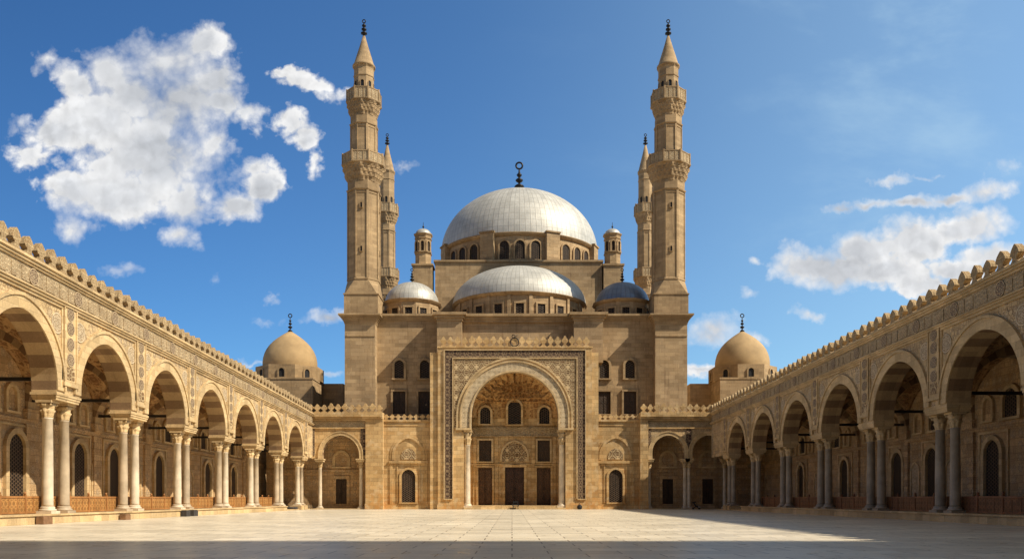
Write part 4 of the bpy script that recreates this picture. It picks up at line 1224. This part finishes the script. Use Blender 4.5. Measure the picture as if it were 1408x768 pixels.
# blocks at the foot of the left plinth
def block(px_, py_, mat, w, h, label, group=None, d=.5):
    Y = EYE * F / (py_ - HY); X = px(px_, Y)
    r = MB(); X = -X0 + .1 + d / 2
    Yb = -X * F / (CX - px_)
    r.box(X - d / 2 + .003, X + d / 2, Yb - w / 2, Yb + w / 2, 0.002, h); r.box(X - d / 2 + .003, X + d / 2 - .04, Yb - w / 2 + .04, Yb + w / 2 - .04, h, h + .05)
    ob = r.build('stone_block', mat, None, (X, Yb, 0)); ob['label'] = label; ob['category'] = 'stone block'
    if group: ob['group'] = group
block(61, 709, 'brownstone', 1.1, .5, 'brown stone block against the left plinth under the nearest column pair', 'loose blocks along the plinth')
block(172, 709, 'brownstone', .9, .42, 'brown stone block against the left plinth under the second column pair', 'loose blocks along the plinth')
block(255.5, 706, 'darkstone', 1.0, .55, 'black stone block at the left plinth, nearer the viewer of the dark pair', 'loose blocks along the plinth')
block(266, 706, 'darkstone', 1.1, .55, 'black stone block at the left plinth, farther from the viewer of the dark pair', 'loose blocks along the plinth')
# rolled rug lying in the left corner
Yr = 125.0; xr0 = px(388, Yr)
o = thing('rolled_rug', (xr0, Yr, 0), 'dark rolled rug lying on the paving in the sunlit left corner', 'rug')
mb = MB(); mb.tube((xr0 - .6, Yr + .5, .24), (xr0 + 2.3, Yr - .3, .24), .235, 18); mb.build('roll', 'darkstone', o)
mb = MB()
for f in (.2, .8):
    c = (xr0 - .6 + 2.9 * f, Yr + .5 - .8 * f, .24); mb.torus(c, .24, .02, 'x')
mb.build('tie', 'brownstone', o)

# ================================================================== SKY, SUN, CAMERA
w = bpy.data.worlds.new('World'); sc.world = w; w.use_nodes = True
t = NT(w.node_tree); bg = w.node_tree.nodes['Background']
sky = t.n.new('ShaderNodeTexSky'); sky.sky_type = 'NISHITA'; sky.sun_disc = False
sky.sun_elevation = math.asin(SUN.z); sky.sun_rotation = math.atan2(SUN.x, SUN.y)
sky.altitude = 100; sky.air_density = 1.0; sky.dust_density = .6; sky.ozone_density = 2.5
STR = .07
tc = t.n.new('ShaderNodeTexCoord'); D3 = t.sep(tc.outputs['Generated'])
ay = t.m('MAXIMUM', t.m('ABSOLUTE', D3[1]), .02)
U = t.m('DIVIDE', D3[0], ay); V = t.m('DIVIDE', D3[2], ay)
side = t.m('MULTIPLY', t.m('LESS_THAN', D3[1], 0), 5.0)
uv = t.comb(U, V, side)
w1 = t.vm('MULTIPLY', t.vm('SUBTRACT', t.noise(uv, 11, 3, .55, 0, 1), (.5, .5, .5)), (.05, .04, 0))
w2 = t.vm('MULTIPLY', t.vm('SUBTRACT', t.noise(t.vm('ADD', uv, (3, 1, 0)), 42, 5, .62, 0, 1), (.5, .5, .5)), (.032, .026, 0))
wv = t.vm('ADD', t.vm('ADD', uv, w1), w2)
CL = [(225, 82, 68, 40, 1), (268, 62, 38, 24, .95), (175, 125, 70, 44, 1), (150, 100, 50, 34, .95), (340, 228, 30, 14, .6), (285, 110, 40, 30, .9), (95, 118, 34, 34, .85), (72, 185, 56, 30, .85), (125, 165, 70, 44, 1), (235, 140, 95, 62, 1), (200, 215, 110, 62, 1), (160, 262, 70, 42, 1), (98, 262, 50, 34, .9), (300, 142, 46, 34, .95),
      (338, 160, 24, 26, .75), (255, 275, 40, 36, .95), (250, 318, 28, 18, .85), (92, 312, 34, 22, .65), (40, 215, 28, 22, .7), (290, 200, 26, 20, .7),
      (352, 256, 38, 24, 1), (318, 282, 40, 22, .95), (285, 292, 22, 12, .6), (372, 245, 16, 16, .7), (392, 172, 24, 20, .8), (415, 188, 24, 18, .75), (424, 215, 14, 20, .55), (380, 100, 18, 9, .65), (405, 110, 26, 11, .75), (428, 122, 18, 11, .65), (458, 138, 20, 11, .45), (48, 84, 22, 13, .42), (30, 98, 12, 10, .3),
      (165, 366, 42, 10, .45), (368, 411, 13, 7, .5), (360, 437, 20, 9, .5), (446, 430, 30, 13, .9), (470, 424, 14, 8, .6), (458, 517, 20, 8, .7), (340, 497, 28, 6, .5), (292, 383, 13, 8, .3), (548, 227, 16, 9, .3),
      (1150, 288, 34, 9, .8), (1190, 284, 34, 8, .75), (1250, 284, 42, 10, .85), (1300, 276, 46, 12, .9), (1350, 268, 34, 18, .95), (1225, 250, 32, 6, .6), (1265, 244, 34, 5, .55), (1185, 345, 62, 34, 1), (1112, 364, 60, 30, 1), (1150, 374, 80, 26, 1), (1245, 336, 52, 34, 1), (1215, 378, 60, 22, 1), (1335, 312, 50, 26, 1), (1300, 320, 40, 20, .9),
      (1255, 392, 52, 18, .9), (1310, 374, 60, 18, .95), (1365, 355, 55, 18, .95), (1100, 430, 26, 11, .85), (1032, 358, 12, 9, .5), (1022, 405, 22, 8, .35), (972, 458, 44, 22, .85), (1035, 470, 32, 12, .5), (960, 512, 24, 10, .7), (1385, 230, 40, 10, .22)]
fld = None
for cx_, cy_, rx, ry, k in CL:
    c = ((cx_ + 6 - CX) / F, (HY - cy_) / F, 0.0)
    d = t.vm('MULTIPLY', t.vm('SUBTRACT', wv, c), (F / rx, F / ry, 1.0))
    q = t.vm('LENGTH', d)
    e = t.m('MULTIPLY', t.m('SUBTRACT', 1.22, q), k)
    fld = e if fld is None else t.m('SMOOTH_MAX', fld, e, .3)
def billow(v):
    b = None
    for sc_, wt in ((20, .46), (46, .30), (105, .24)):
        d = t.m('MULTIPLY', t.m('SUBTRACT', 1, t.vor(v, sc_, 'F1', 0)), wt)
        b = d if b is None else t.m('ADD', b, d)
    return b
fb = t.noise(uv, 17, 12, .66, .3); fbw = t.noise(t.vm('ADD', uv, (5, 3, 0)), 6, 3, .5)
wb = t.vm('ADD', uv, t.vm('MULTIPLY', t.vm('SUBTRACT', t.noise(uv, 30, 4, .6, 0, 1), (.5, .5, .5)), (.03, .03, 0)))
bl = billow(wb); bl2 = billow(t.vm('ADD', wb, (.007, .009, 0)))
den = t.m('ADD', t.m('ADD', fld, t.m('MULTIPLY', t.m('SUBTRACT', fb, .5), 1.15)), t.m('MULTIPLY', t.m('SUBTRACT', bl, .56), .95))
soft = t.ss(fbw, .38, .64, .36, .95)
alpha = t.m('POWER', t.m('MULTIPLY_ADD', t.m('DIVIDE', den, soft), 1.0, -.02, clamp=True), 1.2)
thick = t.m('MULTIPLY', t.ss(t.noise(t.vm('ADD', uv, (1.3, 6.1, 0)), 5, 3, .5), .34, .66), t.ss(fld, .30, .95))
rel = t.m('MULTIPLY', t.m('MULTIPLY', t.m('SUBTRACT', bl, bl2), .55), t.ss(fbw, .3, .6, 1, .35))
lum = t.m('ADD', t.m('SUBTRACT', .98, t.m('MULTIPLY', thick, .36)), rel)
cc = t.mix(1, t.comb(lum, lum, lum), t.mix(thick, (1.0, 1.0, 1.0), (.93, .975, 1.05)), 'MULTIPLY')
cc = t.vm('MULTIPLY', cc, (.69 / STR,) * 3)
skyc = t.mix(1, sky.outputs[0], t.mix(t.ss(U, -.6, .55), (.50, .94, 1.36), (.80, 1.09, 1.2)), 'MULTIPLY')
skyc = t.vm('SCALE', skyc); skyc.node.inputs[3].default_value = 1.0; t.put(skyc.node.inputs[3], t.lin(U, -.6, .6, .92, 1.62))
fill_veil = t.m('MULTIPLY', t.ss(D3[2], .50, .75), t.ss(t.noise(tc.outputs['Generated'], 3, 5), .3, .6, .5, .95))  # unseen pale cover overhead, added to whiten and tune the fill light
skyc = t.mix(fill_veil, skyc, (.19 / STR, .18 / STR, .165 / STR))
cir = t.m('MULTIPLY', t.m('ADD', .55, t.ss(t.noise(t.vm('MULTIPLY', uv, (1, 2.2, 1)), 3.2, 6, .6, .3), .48, .80)), t.ss(U, -.1, .6, .0, .45))
skyc = t.mix(cir, skyc, (.37 / STR, .53 / STR, .66 / STR))
fin = t.mix(alpha, skyc, cc)
t.put(bg.inputs[0], fin); bg.inputs[1].default_value = STR

sl = bpy.data.lights.new('sun', 'SUN'); sl.energy = 5.0; sl.angle = math.radians(.5); sl.color = (1.0, .89, .71)
so = bpy.data.objects.new('sun', sl); COL.objects.link(so); so.rotation_euler = SUN.to_track_quat('Z', 'Y').to_euler(); so.location = (60, -40, 80)

cam = bpy.data.cameras.new('camera'); co = bpy.data.objects.new('camera', cam); COL.objects.link(co)
co.location = (0, 0, EYE); co.rotation_euler = (PI / 2, 0, 0)
cam.sensor_width = 36; cam.lens = 36 * F / 1408; cam.shift_y = (HY - 384) / 1408; cam.clip_start = .1; cam.clip_end = 6000
sc.camera = co
sc.view_settings.view_transform = 'Standard'; sc.view_settings.look = 'None'; sc.view_settings.exposure = .39; sc.view_settings.gamma = 1
sc.cycles.max_bounces = 7; sc.cycles.diffuse_bounces = 5; sc.cycles.use_denoising = True
